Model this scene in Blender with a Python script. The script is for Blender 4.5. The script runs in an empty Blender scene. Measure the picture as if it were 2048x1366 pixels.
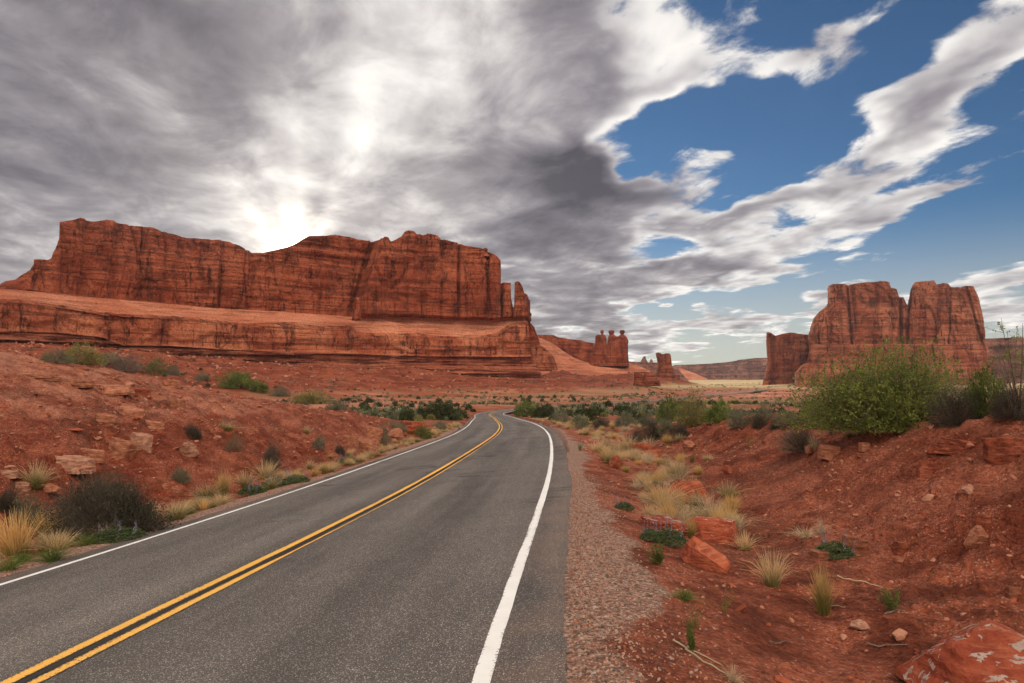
import bpy, math, random
import numpy as np

# ------------------------------------------------------------------ camera, world, sun, exposure
SC = bpy.context.scene
COL = SC.collection
F, CX, CY, YH, CAMZ = 1365.33, 1024.0, 683.0, 750.0, 1.72
PITCH = math.atan((YH - CY) / F)
cam_d = bpy.data.cameras.new('camera'); cam = bpy.data.objects.new('camera', cam_d); COL.objects.link(cam)
cam.location = (0, 0, CAMZ); cam.rotation_euler = (math.pi / 2 + PITCH, 0, 0)
cam_d.sensor_width = 36; cam_d.lens = 24; cam_d.clip_start = 0.05; cam_d.clip_end = 60000
SC.camera = cam
SUN_AZ, SUN_EL = math.radians(-18.0), math.radians(10.35)      # azimuth from +Y towards +X
SUN_DIR = (math.sin(SUN_AZ) * math.cos(SUN_EL), math.cos(SUN_AZ) * math.cos(SUN_EL), math.sin(SUN_EL))
sun_d = bpy.data.lights.new('sun', 'SUN'); sun = bpy.data.objects.new('sun', sun_d); COL.objects.link(sun)
sun_d.energy = 4.0; sun_d.angle = math.radians(0.6); sun_d.color = (1.0, 0.86, 0.70)
sun.rotation_euler = (math.pi / 2 - SUN_EL, 0, -SUN_AZ + math.pi)
sun.location = (-60, 30, 60)
vs = SC.view_settings
vs.view_transform = 'Standard'; vs.look = 'None'; vs.exposure = 0.0; vs.gamma = 1.0; vs.use_curve_mapping = False
SC.cycles.max_bounces = 6; SC.cycles.diffuse_bounces = 3; SC.cycles.glossy_bounces = 2
SC.cycles.transparent_max_bounces = 6; SC.cycles.transmission_bounces = 3
SC.cycles.use_denoising = True
SC.cycles.use_adaptive_sampling = True; SC.cycles.adaptive_threshold = .025; SC.cycles.volume_bounces = 0


class NG:
    """small helper to write node graphs as expressions"""
    def __init__(self, tree):
        self.t = tree
    def node(self, kind, props=None, **ins):
        n = self.t.nodes.new(kind)
        for k, v in (props or {}).items():
            setattr(n, k, v)
        for k, v in ins.items():
            s = n.inputs[int(k[1:])] if k[0] == 'i' and k[1:].isdigit() else n.inputs[k.replace('_', ' ')]
            self.put(s, v)
        return n
    def put(self, s, v):
        if isinstance(v, bpy.types.NodeSocket):
            self.t.links.new(v, s)
        else:
            if s.type == 'RGBA' and hasattr(v, '__len__') and len(v) == 3:
                v = (*v, 1)
            s.default_value = v
    def m(self, op, a, b=None, c=None, clamp=False):
        n = self.t.nodes.new('ShaderNodeMath'); n.operation = op; n.use_clamp = clamp
        for i, v in enumerate((a, b, c)):
            if v is not None:
                self.put(n.inputs[i], v)
        return n.outputs[0]
    def v(self, op, a, b=None, out=0):
        n = self.t.nodes.new('ShaderNodeVectorMath'); n.operation = op
        self.put(n.inputs[0], a)
        if b is not None:
            self.put(n.inputs[3] if op == 'SCALE' else n.inputs[1], b)
        return n.outputs[1] if op in ('LENGTH', 'DOT_PRODUCT', 'DISTANCE') else n.outputs[0]
    def step(self, x, a, b, lo=0.0, hi=1.0, kind='SMOOTHSTEP'):
        n = self.t.nodes.new('ShaderNodeMapRange'); n.interpolation_type = kind
        for i, v in enumerate((x, a, b, lo, hi)):
            self.put(n.inputs[i], v)
        return n.outputs[0]
    def noise(self, vec, scale, detail=6, rough=.55, dist=0.0, dims='3D', lac=2.0, color=False):
        n = self.t.nodes.new('ShaderNodeTexNoise'); n.noise_dimensions = dims
        self.put(n.inputs['Vector'], vec); self.put(n.inputs['Scale'], scale); self.put(n.inputs['Detail'], detail)
        self.put(n.inputs['Roughness'], rough); self.put(n.inputs['Distortion'], dist); self.put(n.inputs['Lacunarity'], lac)
        return n.outputs[1 if color else 0]
    def voro(self, vec, scale, feature='F1', out=0, rand=1.0):
        n = self.t.nodes.new('ShaderNodeTexVoronoi'); n.feature = feature
        self.put(n.inputs['Vector'], vec); self.put(n.inputs['Scale'], scale); self.put(n.inputs['Randomness'], rand)
        return n.outputs[out]
    def mix(self, f, a, b, mode='MIX'):
        n = self.t.nodes.new('ShaderNodeMix'); n.data_type = 'RGBA'; n.blend_type = mode; n.clamp_factor = True
        self.put(n.inputs[0], f); self.put(n.inputs[6], a); self.put(n.inputs[7], b)
        return n.outputs[2]
    def map(self, vec, loc=(0, 0, 0), rot=(0, 0, 0), sc=(1, 1, 1), kind='POINT'):
        n = self.t.nodes.new('ShaderNodeMapping'); n.vector_type = kind
        self.put(n.inputs[0], vec); self.put(n.inputs[1], loc); self.put(n.inputs[2], rot); self.put(n.inputs[3], sc)
        return n.outputs[0]
    def xyz(self, x, y, z=0.0):
        n = self.t.nodes.new('ShaderNodeCombineXYZ')
        for i, v in enumerate((x, y, z)):
            self.put(n.inputs[i], v)
        return n.outputs[0]
    def sep(self, v):
        n = self.t.nodes.new('ShaderNodeSeparateXYZ'); self.put(n.inputs[0], v)
        return n.outputs
    def bump(self, h, strength=.5, dist=.1, normal=None):
        n = self.t.nodes.new('ShaderNodeBump'); self.put(n.inputs['Height'], h)
        self.put(n.inputs['Strength'], strength); self.put(n.inputs['Distance'], dist)
        if normal is not None:
            self.put(n.inputs['Normal'], normal)
        return n.outputs[0]


def make_world():
    w = bpy.data.worlds.new('World'); SC.world = w; w.use_nodes = True
    g = NG(w.node_tree); w.node_tree.nodes.clear()
    d = g.node('ShaderNodeTexCoord').outputs['Generated']
    d = g.v('NORMALIZE', d)
    X, Y, Z = g.sep(d)
    deg = 180 / math.pi
    az = g.m('MULTIPLY', g.m('ARCTAN2', X, Y), deg)
    el = g.m('MULTIPLY', g.m('ARCSINE', Z), deg)
    # cloud deck seen in perspective: a flat sheet, streaks running towards the sun's azimuth
    zz = g.m('ADD', g.m('MAXIMUM', Z, 0.0), 0.13)
    p = g.xyz(g.m('DIVIDE', X, zz), g.m('DIVIDE', Y, zz), 0.0)
    p = g.map(p, rot=(0, 0, -SKY_ROT))
    ps = g.map(p, loc=(3.1, 7.7, 0), sc=(1.0, .34, 1.0))
    n_big = g.noise(ps, 1.3, 5, .54, .25)
    pe = g.map(p, loc=(11.3, 2.2, .4), sc=(1.0, .72, 1.0))
    n_puf = g.noise(pe, 3.9, 9, .60, .3)
    # the same puffs sampled a little towards the sun: which side of a puff is lit
    n_lit = g.noise(g.map(pe, loc=(-.02, .09, 0)), 3.9, 3, .55, .3)
    n_lo = g.noise(g.map(p, loc=(5.0, 1.0, 2.0), sc=(1, .13, 1)), 1.3, 4, .5, .3)
    # shafts of light and shade fanning out from the sun
    fa, fe = g.m('SUBTRACT', az, math.degrees(SUN_AZ)), g.m('SUBTRACT', el, math.degrees(SUN_EL) - 3.0)
    fr_ = g.v('LENGTH', g.xyz(fa, fe)); fv = g.v('NORMALIZE', g.xyz(fa, fe))
    n_ray = g.noise(g.v('ADD', g.v('SCALE', fv, 2.1), g.xyz(g.m('MULTIPLY', fr_, .030), g.m('MULTIPLY', n_big, 1.3), g.m('MULTIPLY', n_puf, .55))), 1.0, 2, .5)
    wa = g.noise(g.map(p, loc=(1, 1, 5)), 1.6, 3, .55, 0, color=True)
    wx, wy, _ = g.sep(g.v('SUBTRACT', wa, (.5, .5, .5)))
    wv = g.xyz(g.m('MULTIPLY_ADD', wx, 15.0, az), g.m('MULTIPLY_ADD', wy, 10.0, el))
    def blobs(rows, start):
        acc = start
        for (px, py, rx, ry, rot, wgt) in rows:
            a = math.degrees(math.atan((px - CX) / F)); e = math.degrees(math.atan((YH - py) / math.hypot(F, px - CX)))
            q = g.map(wv, loc=(a, e, 0), rot=(0, 0, math.radians(rot)), sc=(rx / 23.8, ry / 23.8, 1), kind='TEXTURE')
            acc = g.m('MULTIPLY_ADD', g.step(g.v('LENGTH', q), 1.25, 0.25), wgt, acc)
        return acc
    cov = blobs(SKY_COVER, SKY_BASE)
    lum = blobs(SKY_LIGHT, 0.0)
    sd = g.m('MULTIPLY', g.m('ARCCOSINE', g.m('MINIMUM', g.v('DOT_PRODUCT', d, SUN_DIR), .99999)), deg)
    # away from the sun, unseen, the deck is made fuller and whiter as fill light
    away = g.step(sd, 54.0, 96.0)
    cov = g.m('MULTIPLY_ADD', away, SKY_AWAY[0], cov)
    nn = g.m('ADD', g.m('MULTIPLY', n_big, .36), g.m('MULTIPLY', n_puf, .64))
    v = g.m('ADD', nn, cov)
    dens = g.m('MULTIPLY', g.step(v, .485, .585), g.step(v, .48, .66, .84, 1.0))
    thick = g.step(v, .555, .73)
    soft = g.step(cov, .12, .34)
    lit = g.m('MULTIPLY', g.m('SUBTRACT', n_puf, n_lit), 2.4)
    streak = g.m('ADD', g.m('MULTIPLY', g.m('SUBTRACT', n_lo, .5), .9), g.m('MULTIPLY', g.m('SUBTRACT', n_ray, .5), .95))
    fine = g.m('MULTIPLY', g.m('SUBTRACT', n_puf, .5), .8)
    crisp = g.m('MULTIPLY_ADD', soft, -.34, 1.0)
    L = g.m('ADD', g.m('MULTIPLY_ADD', thick, -.52, .95), lum)
    L = g.m('ADD', L, g.m('MULTIPLY', g.m('ADD', g.m('MULTIPLY', streak, soft), g.m('MULTIPLY', fine, crisp)), g.m('MULTIPLY_ADD', thick, .7, .15)))
    L = g.m('ADD', L, g.m('MULTIPLY', lit, g.m('MULTIPLY', crisp, g.m('MULTIPLY_ADD', thick, -.3, .8))))
    # the unseen deck is brightened most overhead, to light the ground from above
    L = g.m('MULTIPLY_ADD', g.m('MULTIPLY', away, g.m('MULTIPLY_ADD', g.m('MAXIMUM', Z, 0.0), 1.0, .12)), SKY_AWAY[1], L)
    # glow of the veiled sun
    glow = g.m('ADD', g.m('MULTIPLY', g.m('EXPONENT', g.m('MULTIPLY', sd, -.075)), .27),
               g.m('ADD', g.m('MULTIPLY', g.m('EXPONENT', g.m('MULTIPLY', sd, -.85)), 3.0), g.m('MULTIPLY', g.m('EXPONENT', g.m('MULTIPLY', g.m('MULTIPLY', sd, sd), -1.6)), 16.0)))
    L = g.m('MAXIMUM', g.m('MULTIPLY_ADD', g.m('MAXIMUM', g.m('SUBTRACT', .42, L), 0.0), .35, L), .08)
    ramp = g.node('ShaderNodeValToRGB', i0=L); cr = ramp.color_ramp
    cr.elements[0].position = 0.0; cr.elements[0].color = (.055, .05, .062, 1)
    cr.elements[1].position = 1.0; cr.elements[1].color = (.90, .865, .83, 1)
    for pos, c in ((.3, (.185, .168, .19)), (.55, (.37, .34, .36)), (.8, (.66, .62, .61))):
        e = cr.elements.new(pos); e.color = (*c, 1)
    cloud = ramp.outputs[0]
    cloud = g.v('MULTIPLY', cloud, g.v('ADD', (1, 1, 1), g.v('SCALE', (1.12, 1.0, .84), g.m('MAXIMUM', g.m('SUBTRACT', L, 1.0), 0.0))))
    sky = g.node('ShaderNodeTexSky')
    sky.sky_type = 'NISHITA'; sky.sun_disc = False
    sky.sun_elevation = SUN_EL; sky.sun_rotation = SUN_AZ; sky.altitude = 1500; sky.air_density = 1.0; sky.dust_density = .4; sky.ozone_density = 2.0
    blue = g.v('MULTIPLY', sky.outputs[0], SKY_TINT)
    # thin veil that whitens the sky low over the horizon
    veil = g.step(el, 13.0, 0.0, 0.0, .75)
    blue = g.mix(veil, blue, (6.3, 5.95, 5.15))
    cl10 = g.v('SCALE', cloud, 10.0)
    col = g.mix(g.m('MULTIPLY', dens, .97), blue, cl10)
    col = g.v('ADD', col, g.v('SCALE', (10.0, 8.8, 6.8), g.m('MULTIPLY', glow, g.m('MAXIMUM', g.m('MULTIPLY_ADD', g.m('ADD', streak, fine), 1.3, .72), .08))))
    col = g.v('MAXIMUM', col, (0, 0, 0))
    bg = g.node('ShaderNodeBackground', Color=col, Strength=0.1)
    out = g.node('ShaderNodeOutputWorld'); g.t.links.new(bg.outputs[0], out.inputs[0])
    w.cycles.sampling_method = 'MANUAL'; w.cycles.sample_map_resolution = 512

# rows: (pixel x, pixel y, radius x, radius y, tilt, weight) turned into directions on the sky
SKY_ROT = math.radians(18.0)
SKY_TINT = (.40, .62, .81)
SKY_BASE = -.065
SKY_AWAY = (.17, 2.55)
SKY_COVER = [
    (100, 120, 1120, 900, 0, .40), (620, 330, 600, 520, 0, .30), (960, 60, 420, 240, 20, .20), (1080, 355, 290, 130, -4, .28), (1380, 350, 90, 70, 30, .12),
    (1290, 140, 280, 80, 24, .11), (1680, 80, 170, 70, 20, .12), (1880, 170, 330, 85, 28, .13), (1700, 330, 480, 52, 26, .105),
    (1500, 480, 560, 68, 14, .145), (1250, 550, 330, 50, 8, .12), (1950, 340, 240, 40, 20, .08), (1330, 640, 480, 60, 3, .19), (1960, 600, 330, 50, 10, .16),
    (1400, 310, 60, 40, 40, .07), (2060, -30, 200, 70, 30, .10),
    (1530, 250, 330, 90, 22, -.13), (1310, 245, 130, 55, 10, -.16), (1480, 600, 380, 26, 4, -.08), (1930, 500, 330, 45, 12, -.12), (1560, 570, 420, 22, 8, -.12), (1450, 240, 190, 60, 20, -.12)]
SKY_LIGHT = [
    (870, 110, 320, 300, 15, .36), (540, 400, 340, 180, 55, .34), (1110, 350, 420, 120, -3, -.30), (250, 150, 460, 260, 30, -.10),
    (60, 480, 330, 190, 20, .06), (1000, 510, 130, 170, 0, .24), (1250, 150, 260, 90, 22, .20), (680, 300, 110, 240, -15, -.10), (1400, 705, 500, 36, 0, .14), (1300, 640, 420, 34, 2, -.10)]
make_world()

# ------------------------------------------------------------------ numeric helpers
def px_dir(px, py):
    """direction of a picture point, scaled so that its y (depth) is 1"""
    px = np.asarray(px, float); py = np.asarray(py, float)
    vv = (CY - py) / F; c, s = math.cos(PITCH), math.sin(PITCH)
    y = c - s * vv; z = s + c * vv
    return (px - CX) / F / y, z / y
def at(px, py, depth):
    a, b = px_dir(px, py)
    a, b, depth = np.broadcast_arrays(a, b, np.asarray(depth, float))
    return np.stack([a * depth, depth, CAMZ + b * depth], -1)
def sstep(a, b, x):
    t = np.clip((np.asarray(x, float) - a) / (b - a), 0, 1)
    return t * t * (3 - 2 * t)
def _hash(ix, iy, iz, seed):
    h = (ix.astype(np.uint32) * np.uint32(374761393)) ^ (iy.astype(np.uint32) * np.uint32(668265263)) ^ (iz.astype(np.uint32) * np.uint32(2147483647 - 1274126177 & 0x7fffffff)) ^ np.uint32((seed * 974711 + 12345) & 0xffffffff)
    h = (h ^ (h >> np.uint32(13))) * np.uint32(1274126177)
    h = (h ^ (h >> np.uint32(16))) * np.uint32(2246822519)
    return h ^ (h >> np.uint32(15))
def noise3(x, y, z, seed=0):
    """value noise about -1..1"""
    x, y, z = np.broadcast_arrays(*(np.asarray(q, float) for q in (x, y, z)))
    fx, fy, fz = np.floor(x), np.floor(y), np.floor(z)
    ix, iy, iz = (q.astype(np.int64) for q in (fx, fy, fz))
    tx, ty, tz = x - fx, y - fy, z - fz
    tx, ty, tz = (t * t * t * (t * (t * 6 - 15) + 10) for t in (tx, ty, tz))
    def c(a, b, d):
        return _hash((ix + a) & 0xffffffff, (iy + b) & 0xffffffff, (iz + d) & 0xffffffff, seed).astype(np.float64) / 2147483648.0 - 1
    def lx(b, d):
        return c(0, b, d) * (1 - tx) + c(1, b, d) * tx
    return (lx(0, 0) * (1 - ty) + lx(1, 0) * ty) * (1 - tz) + (lx(0, 1) * (1 - ty) + lx(1, 1) * ty) * tz
def noise2(x, y, seed=0):
    x, y = np.broadcast_arrays(np.asarray(x, float), np.asarray(y, float))
    fx, fy = np.floor(x), np.floor(y); ix, iy = fx.astype(np.int64), fy.astype(np.int64)
    tx, ty = x - fx, y - fy
    tx, ty = (t * t * t * (t * (t * 6 - 15) + 10) for t in (tx, ty))
    z = np.zeros_like(ix)
    def c(a, b):
        return _hash((ix + a) & 0xffffffff, (iy + b) & 0xffffffff, z, seed).astype(np.float64) / 2147483648.0 - 1
    return (c(0, 0) * (1 - tx) + c(1, 0) * tx) * (1 - ty) + (c(0, 1) * (1 - tx) + c(1, 1) * tx) * ty
def fbm2(x, y, oct=4, seed=0, gain=.5):
    a, s, t = 1.0, 0.0, 0.0
    for k in range(oct):
        s = s + a * noise2(x * 2.03 ** k + 17 * k, y * 2.03 ** k - 9 * k, seed + k); t += a; a *= gain
    return s / t
def fbm3(x, y, z, oct=4, seed=0, gain=.5):
    a, s, t = 1.0, 0.0, 0.0
    for k in range(oct):
        f = 2.03 ** k
        s = s + a * noise3(x * f + 17 * k, y * f - 9 * k, z * f + 5 * k, seed + k); t += a; a *= gain
    return s / t
def cells(x, y, seed=0):
    """jittered cells: (random value of the nearest cell, distance to the border)"""
    fx, fy = np.floor(x), np.floor(y)
    d1 = np.full(x.shape, 9.0); d2 = d1.copy(); val = np.zeros(x.shape)
    for i in (-1, 0, 1):
        for j in (-1, 0, 1):
            ix = (fx + i).astype(np.int64) & 0xffffffff; iy = (fy + j).astype(np.int64) & 0xffffffff; z = np.zeros_like(ix)
            r1 = _hash(ix, iy, z, seed) / 4294967296.0; r2 = _hash(ix, iy, z, seed + 1) / 4294967296.0; r3 = _hash(ix, iy, z, seed + 2) / 4294967296.0
            d = np.hypot(fx + i + .1 + .8 * r1 - x, fy + j + .1 + .8 * r2 - y)
            near = d < d1
            d2 = np.where(near, d1, np.minimum(d2, d)); val = np.where(near, r3, val); d1 = np.where(near, d, d1)
    return val, d2 - d1
def poly(pts):
    p = np.asarray(pts, float)
    return lambda x: np.interp(x, p[:, 0], p[:, 1])
def rgrid(nr, nc, wrap=False):
    """quads of a grid of nr rows and nc columns"""
    c = np.arange(nc if wrap else nc - 1); r = np.arange(nr - 1)[:, None]
    a = r * nc + c; b = r * nc + (c + 1) % nc
    return np.stack([a, b, b + nc, a + nc], -1).reshape(-1, 4)

# ------------------------------------------------------------------ object helpers
def mesh_data(name, V, faces, mats=(), smooth=True, uv=None, attrs=None, mat_index=None):
    me = bpy.data.meshes.new(name)
    faces = [np.asarray(f, np.int64) for f in (faces if isinstance(faces, list) else [faces]) if len(f)]
    V = np.asarray(V, np.float32)
    loops = np.concatenate([f.ravel() for f in faces])
    sizes = np.concatenate([np.full(len(f), f.shape[1]) for f in faces])
    me.vertices.add(len(V)); me.vertices.foreach_set('co', V.ravel())
    me.loops.add(len(loops)); me.loops.foreach_set('vertex_index', loops.astype(np.int32))
    me.polygons.add(len(sizes)); me.polygons.foreach_set('loop_start', np.concatenate([[0], np.cumsum(sizes)[:-1]]).astype(np.int32))
    me.polygons.foreach_set('use_smooth', np.full(len(sizes), smooth))
    if mat_index is not None:
        me.polygons.foreach_set('material_index', np.asarray(mat_index, np.int32))
    if uv is not None:
        l = me.uv_layers.new(name='UVMap'); l.data.foreach_set('uv', np.asarray(uv, np.float32)[loops].ravel())
    for k, a in (attrs or {}).items():
        at_ = me.attributes.new(k, 'FLOAT', 'POINT'); at_.data.foreach_set('value', np.asarray(a, np.float32).ravel())
    for m_ in mats:
        me.materials.append(m_)
    me.update(calc_edges=True)
    return me
def obj(name, me, parent=None, loc=None, rot=None, sc=None):
    o = bpy.data.objects.new(name, me); COL.objects.link(o)
    if parent is not None:
        o.parent = parent
    if loc is not None:
        o.location = loc
    if rot is not None:
        o.rotation_euler = rot
    if sc is not None:
        o.scale = sc if hasattr(sc, '__len__') else (sc, sc, sc)
    return o
def tag(o, label=None, cat=None, group=None, kind=None):
    for k, v in (('label', label), ('category', cat), ('group', group), ('kind', kind)):
        if v:
            o[k] = v
    return o
def mesh_obj(name, V, faces, mat, parent=None, **kw):
    return obj(name, mesh_data(name, V, faces, [mat] if not isinstance(mat, (list, tuple)) else mat, **kw), parent)
_ico = {}
def ico(sub):
    if sub in _ico:
        return _ico[sub]
    t = (1 + 5 ** .5) / 2
    V = [np.array(v, float) / math.sqrt(1 + t * t) for v in ((-1, t, 0), (1, t, 0), (-1, -t, 0), (1, -t, 0), (0, -1, t), (0, 1, t), (0, -1, -t), (0, 1, -t), (t, 0, -1), (t, 0, 1), (-t, 0, -1), (-t, 0, 1))]
    Fc = [(0, 11, 5), (0, 5, 1), (0, 1, 7), (0, 7, 10), (0, 10, 11), (1, 5, 9), (5, 11, 4), (11, 10, 2), (10, 7, 6), (7, 1, 8), (3, 9, 4), (3, 4, 2), (3, 2, 6), (3, 6, 8), (3, 8, 9), (4, 9, 5), (2, 4, 11), (6, 2, 10), (8, 6, 7), (9, 8, 1)]
    for _ in range(sub):
        mid = {}; N = []
        def mp(a, b):
            k = (min(a, b), max(a, b))
            if k not in mid:
                v = V[a] + V[b]; V.append(v / np.linalg.norm(v)); mid[k] = len(V) - 1
            return mid[k]
        for a, b, c in Fc:
            x, y, z = mp(a, b), mp(b, c), mp(c, a)
            N += [(a, x, z), (b, y, x), (c, z, y), (x, y, z)]
        Fc = N
    _ico[sub] = (np.array(V), np.array(Fc))
    return _ico[sub]

# ------------------------------------------------------------------ materials
def new_mat(name):
    m = bpy.data.materials.new(name); m.use_nodes = True; m.node_tree.nodes.clear()
    g = NG(m.node_tree)
    b = g.node('ShaderNodeBsdfPrincipled'); b.inputs['Roughness'].default_value = .9; b.inputs['Specular IOR Level'].default_value = .15
    o = g.node('ShaderNodeOutputMaterial'); g.t.links.new(b.outputs[0], o.inputs[0])
    return m, g, b
def geo_pos(g):
    return g.node('ShaderNodeNewGeometry').outputs['Position']

def cliff_material(name, base, dark, light, streak=.6, band=.35, scale=1.0):
    """sandstone: strata bands, desert varnish running down the face, blotches"""
    m, g, b = new_mat(name)
    p = geo_pos(g)
    blotch = g.noise(p, .035 * scale, 7, .6)
    strata = g.noise(g.map(p, sc=(.012 * scale, .012 * scale, .75 * scale)), 1.0, 5, .65)
    run = g.noise(g.map(p, sc=(.42 * scale, .42 * scale, .018 * scale)), 1.0, 6, .6, .15)
    run2 = g.noise(g.map(p, loc=(40, 3, 7), sc=(.11 * scale, .11 * scale, .02 * scale)), 1.0, 4, .55, .3)
    fine = g.noise(p, .9 * scale, 8, .7)
    c = g.mix(g.step(blotch, .36, .66), base, light)
    c = g.mix(g.m('MULTIPLY', g.step(strata, .50, .68), band), c, dark)
    c = g.mix(g.m('MULTIPLY', g.step(strata, .46, .34), band * .7), c, light)
    sm = g.m('MULTIPLY', g.step(run, .49, .64), g.step(run2, .40, .58))
    c = g.mix(g.m('MULTIPLY', sm, streak), c, dark)
    pale = g.m('MULTIPLY', g.step(run, .45, .33), g.step(run2, .48, .36))
    c = g.mix(g.m('MULTIPLY', pale, streak * .55), c, light)
    var = g.noise(g.map(p, loc=(7, 70, 3), sc=(1, 1, .28)), .12 * scale, 7, .68, .2)
    c = g.mix(g.m('MULTIPLY', g.step(var, .50, .66), min(streak, .7)), c, dark)
    # joints and bedding planes: thin dark lines
    jv = g.voro(g.v('ADD', g.map(p, sc=(.075 * scale, .075 * scale, .022 * scale)), g.v('SCALE', g.noise(p, .12 * scale, 3, .6, color=True), .35)), 1.0, 'DISTANCE_TO_EDGE')
    jl = g.m('MULTIPLY', g.step(jv, .030, .006), g.step(run2, .40, .52))
    c = g.mix(g.m('MULTIPLY', jl, streak * .55), c, tuple(q * .55 for q in dark))
    bedl = g.noise(g.map(p, loc=(3, 9, 1), sc=(.006 * scale, .006 * scale, .24 * scale)), 1.0, 6, .7)
    bl = g.step(g.m('ABSOLUTE', g.m('SUBTRACT', bedl, .5)), .022, .004)
    c = g.mix(g.m('MULTIPLY', bl, min(band * 1.6, .8)), c, tuple(q * .6 for q in dark))
    c = g.mix(g.m('MULTIPLY', g.step(bedl, .56, .66), band * .8), c, light)
    c = g.mix(1.0, c, g.mix(g.step(fine, .25, .75), (.56, .54, .52), (1.38, 1.40, 1.42)), 'MULTIPLY')
    g.put(b.inputs['Base Color'], c)
    h = g.m('SUBTRACT', g.m('ADD', g.m('MULTIPLY', fine, .8), g.m('ADD', g.m('MULTIPLY', bedl, .35 + band * .8), g.m('MULTIPLY', run, .6))), g.m('MULTIPLY', g.m('ADD', jl, bl), .4))
    g.put(b.inputs['Normal'], g.bump(h, 1.0, 1.9 / scale))
    return m

# ------------------------------------------------------------------ the road's line (plan, height, cross fall)
ROAD_NEAR = [(-3.826, 0.499, -0.238, 0.101), (-3.444, 5.484, -0.489, 0.094), (-3.005, 10.465, -0.742, 0.088), (-2.576, 15.446, -0.968, 0.081),
    (-2.203, 20.433, -1.169, 0.077), (-1.886, 25.422, -1.363, 0.074), (-1.613, 30.415, -1.563, 0.072), (-1.379, 35.41, -1.775, 0.069),
    (-1.19, 40.406, -2.0, 0.065), (-1.057, 45.404, -2.229, 0.062), (-0.981, 50.403, -2.454, 0.06), (-0.962, 55.403, -2.679, 0.056),
    (-0.997, 60.403, -2.904, 0.051), (-1.078, 65.403, -3.133, 0.047), (-1.203, 70.401, -3.364, 0.043), (-1.369, 75.398, -3.598, 0.038),
    (-1.563, 80.394, -3.834, 0.033), (-1.773, 85.39, -4.073, 0.03), (-1.988, 90.385, -4.314, 0.027), (-2.197, 95.381, -4.557, 0.024),
    (-2.395, 100.377, -4.801, 0.023), (-2.772, 110.37, -5.294, 0.021), (-3.166, 120.362, -5.786, 0.023), (-3.64, 130.351, -6.273, 0.024),
    (-4.224, 140.334, -6.741, 0.027), (-4.821, 150.316, -7.181, 0.029), (-5.287, 160.305, -7.577, 0.029), (-5.415, 170.303, -7.917, 0.03),
    (-4.977, 180.292, -8.201, 0.03), (-3.742, 190.212, -8.45, 0.029)]
ROAD_FAR = [(-1.3, 203, -8.7, .03), (5.5, 224, -9.1, .02), (17.6, 253, -9.7, .01), (40.8, 293, -10.3, 0), (78, 358, -11.0, 0), (133, 462, -11.6, 0), (190, 555, -11.8, 0), (260, 680, -12, 0)]
ROAD_BACK = [(-9.5, -80, 3.2, .1), (-7.0, -40, 1.6, .1), (-4.65, -10, .24, .102)]
ZB = poly([(-400, 6.0), (-80, 3.2), (0, -.1), (50, -2.45), (100, -4.8), (150, -7.1), (190, -8.4), (260, -9.8), (340, -10.9), (460, -11.7), (700, -12.2), (1500, -14), (3000, -15), (20000, -15)])
def _road():
    c = np.array(ROAD_BACK + ROAD_NEAR + ROAD_FAR)
    s = np.concatenate([[0], np.cumsum(np.hypot(*np.diff(c[:, :2], axis=0).T))])
    # Catmull-Rom resampling
    out = []
    step = .5
    q = np.arange(0, s[-1], step)
    tang = np.gradient(c, s, axis=0)
    i = np.clip(np.searchsorted(s, q, 'right') - 1, 0, len(s) - 2)
    h = s[i + 1] - s[i]; t = ((q - s[i]) / h)[:, None]; h = h[:, None]
    r = (2 * t**3 - 3 * t**2 + 1) * c[i] + (t**3 - 2 * t**2 + t) * h * tang[i] + (-2 * t**3 + 3 * t**2) * c[i + 1] + (t**3 - t**2) * h * tang[i + 1]
    d = np.gradient(r[:, :2], axis=0); d /= np.linalg.norm(d, axis=1)[:, None]
    return r, np.stack([d[:, 1], -d[:, 0]], 1), q
ROAD, ROAD_N, ROAD_S = _road()
S0 = ROAD_S[np.argmin(abs(ROAD[:, 1]))]          # length along the road where the camera stands
ROAD_S = ROAD_S - S0
RL, RR = -3.74, 3.87                              # asphalt edges
def road_coords(x, y):
    """(s, n): length along the road and signed offset to the right of its centre line"""
    x = np.asarray(x, float).ravel(); y = np.asarray(y, float).ravel()
    s = np.empty(len(x)); n = np.empty(len(x))
    sub = slice(None, None, 6)
    R, N, S = ROAD[sub], ROAD_N[sub], ROAD_S[sub]
    for a in range(0, len(x), 20000):
        e = slice(a, a + 20000)
        dx = x[e, None] - R[:, 0]; dy = y[e, None] - R[:, 1]
        k = (dx * dx + dy * dy).argmin(1)
        # refine on the tangent of the nearest sample
        tx, ty = -N[k, 1], N[k, 0]
        ddx, ddy = x[e] - R[k, 0], y[e] - R[k, 1]
        ds = ddx * tx + ddy * ty
        s[e] = S[k] + ds
        kk = np.clip(np.round((s[e] - ROAD_S[0]) / .5).astype(int), 0, len(ROAD_S) - 1)
        n[e] = (x[e] - ROAD[kk, 0]) * ROAD_N[kk, 0] + (y[e] - ROAD[kk, 1]) * ROAD_N[kk, 1]
    return s, n
def road_z(s, n):
    return np.interp(s, ROAD_S, ROAD[:, 2]) + np.interp(s, ROAD_S, ROAD[:, 3]) * np.clip(n, RL - .1, RR + .1)

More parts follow.
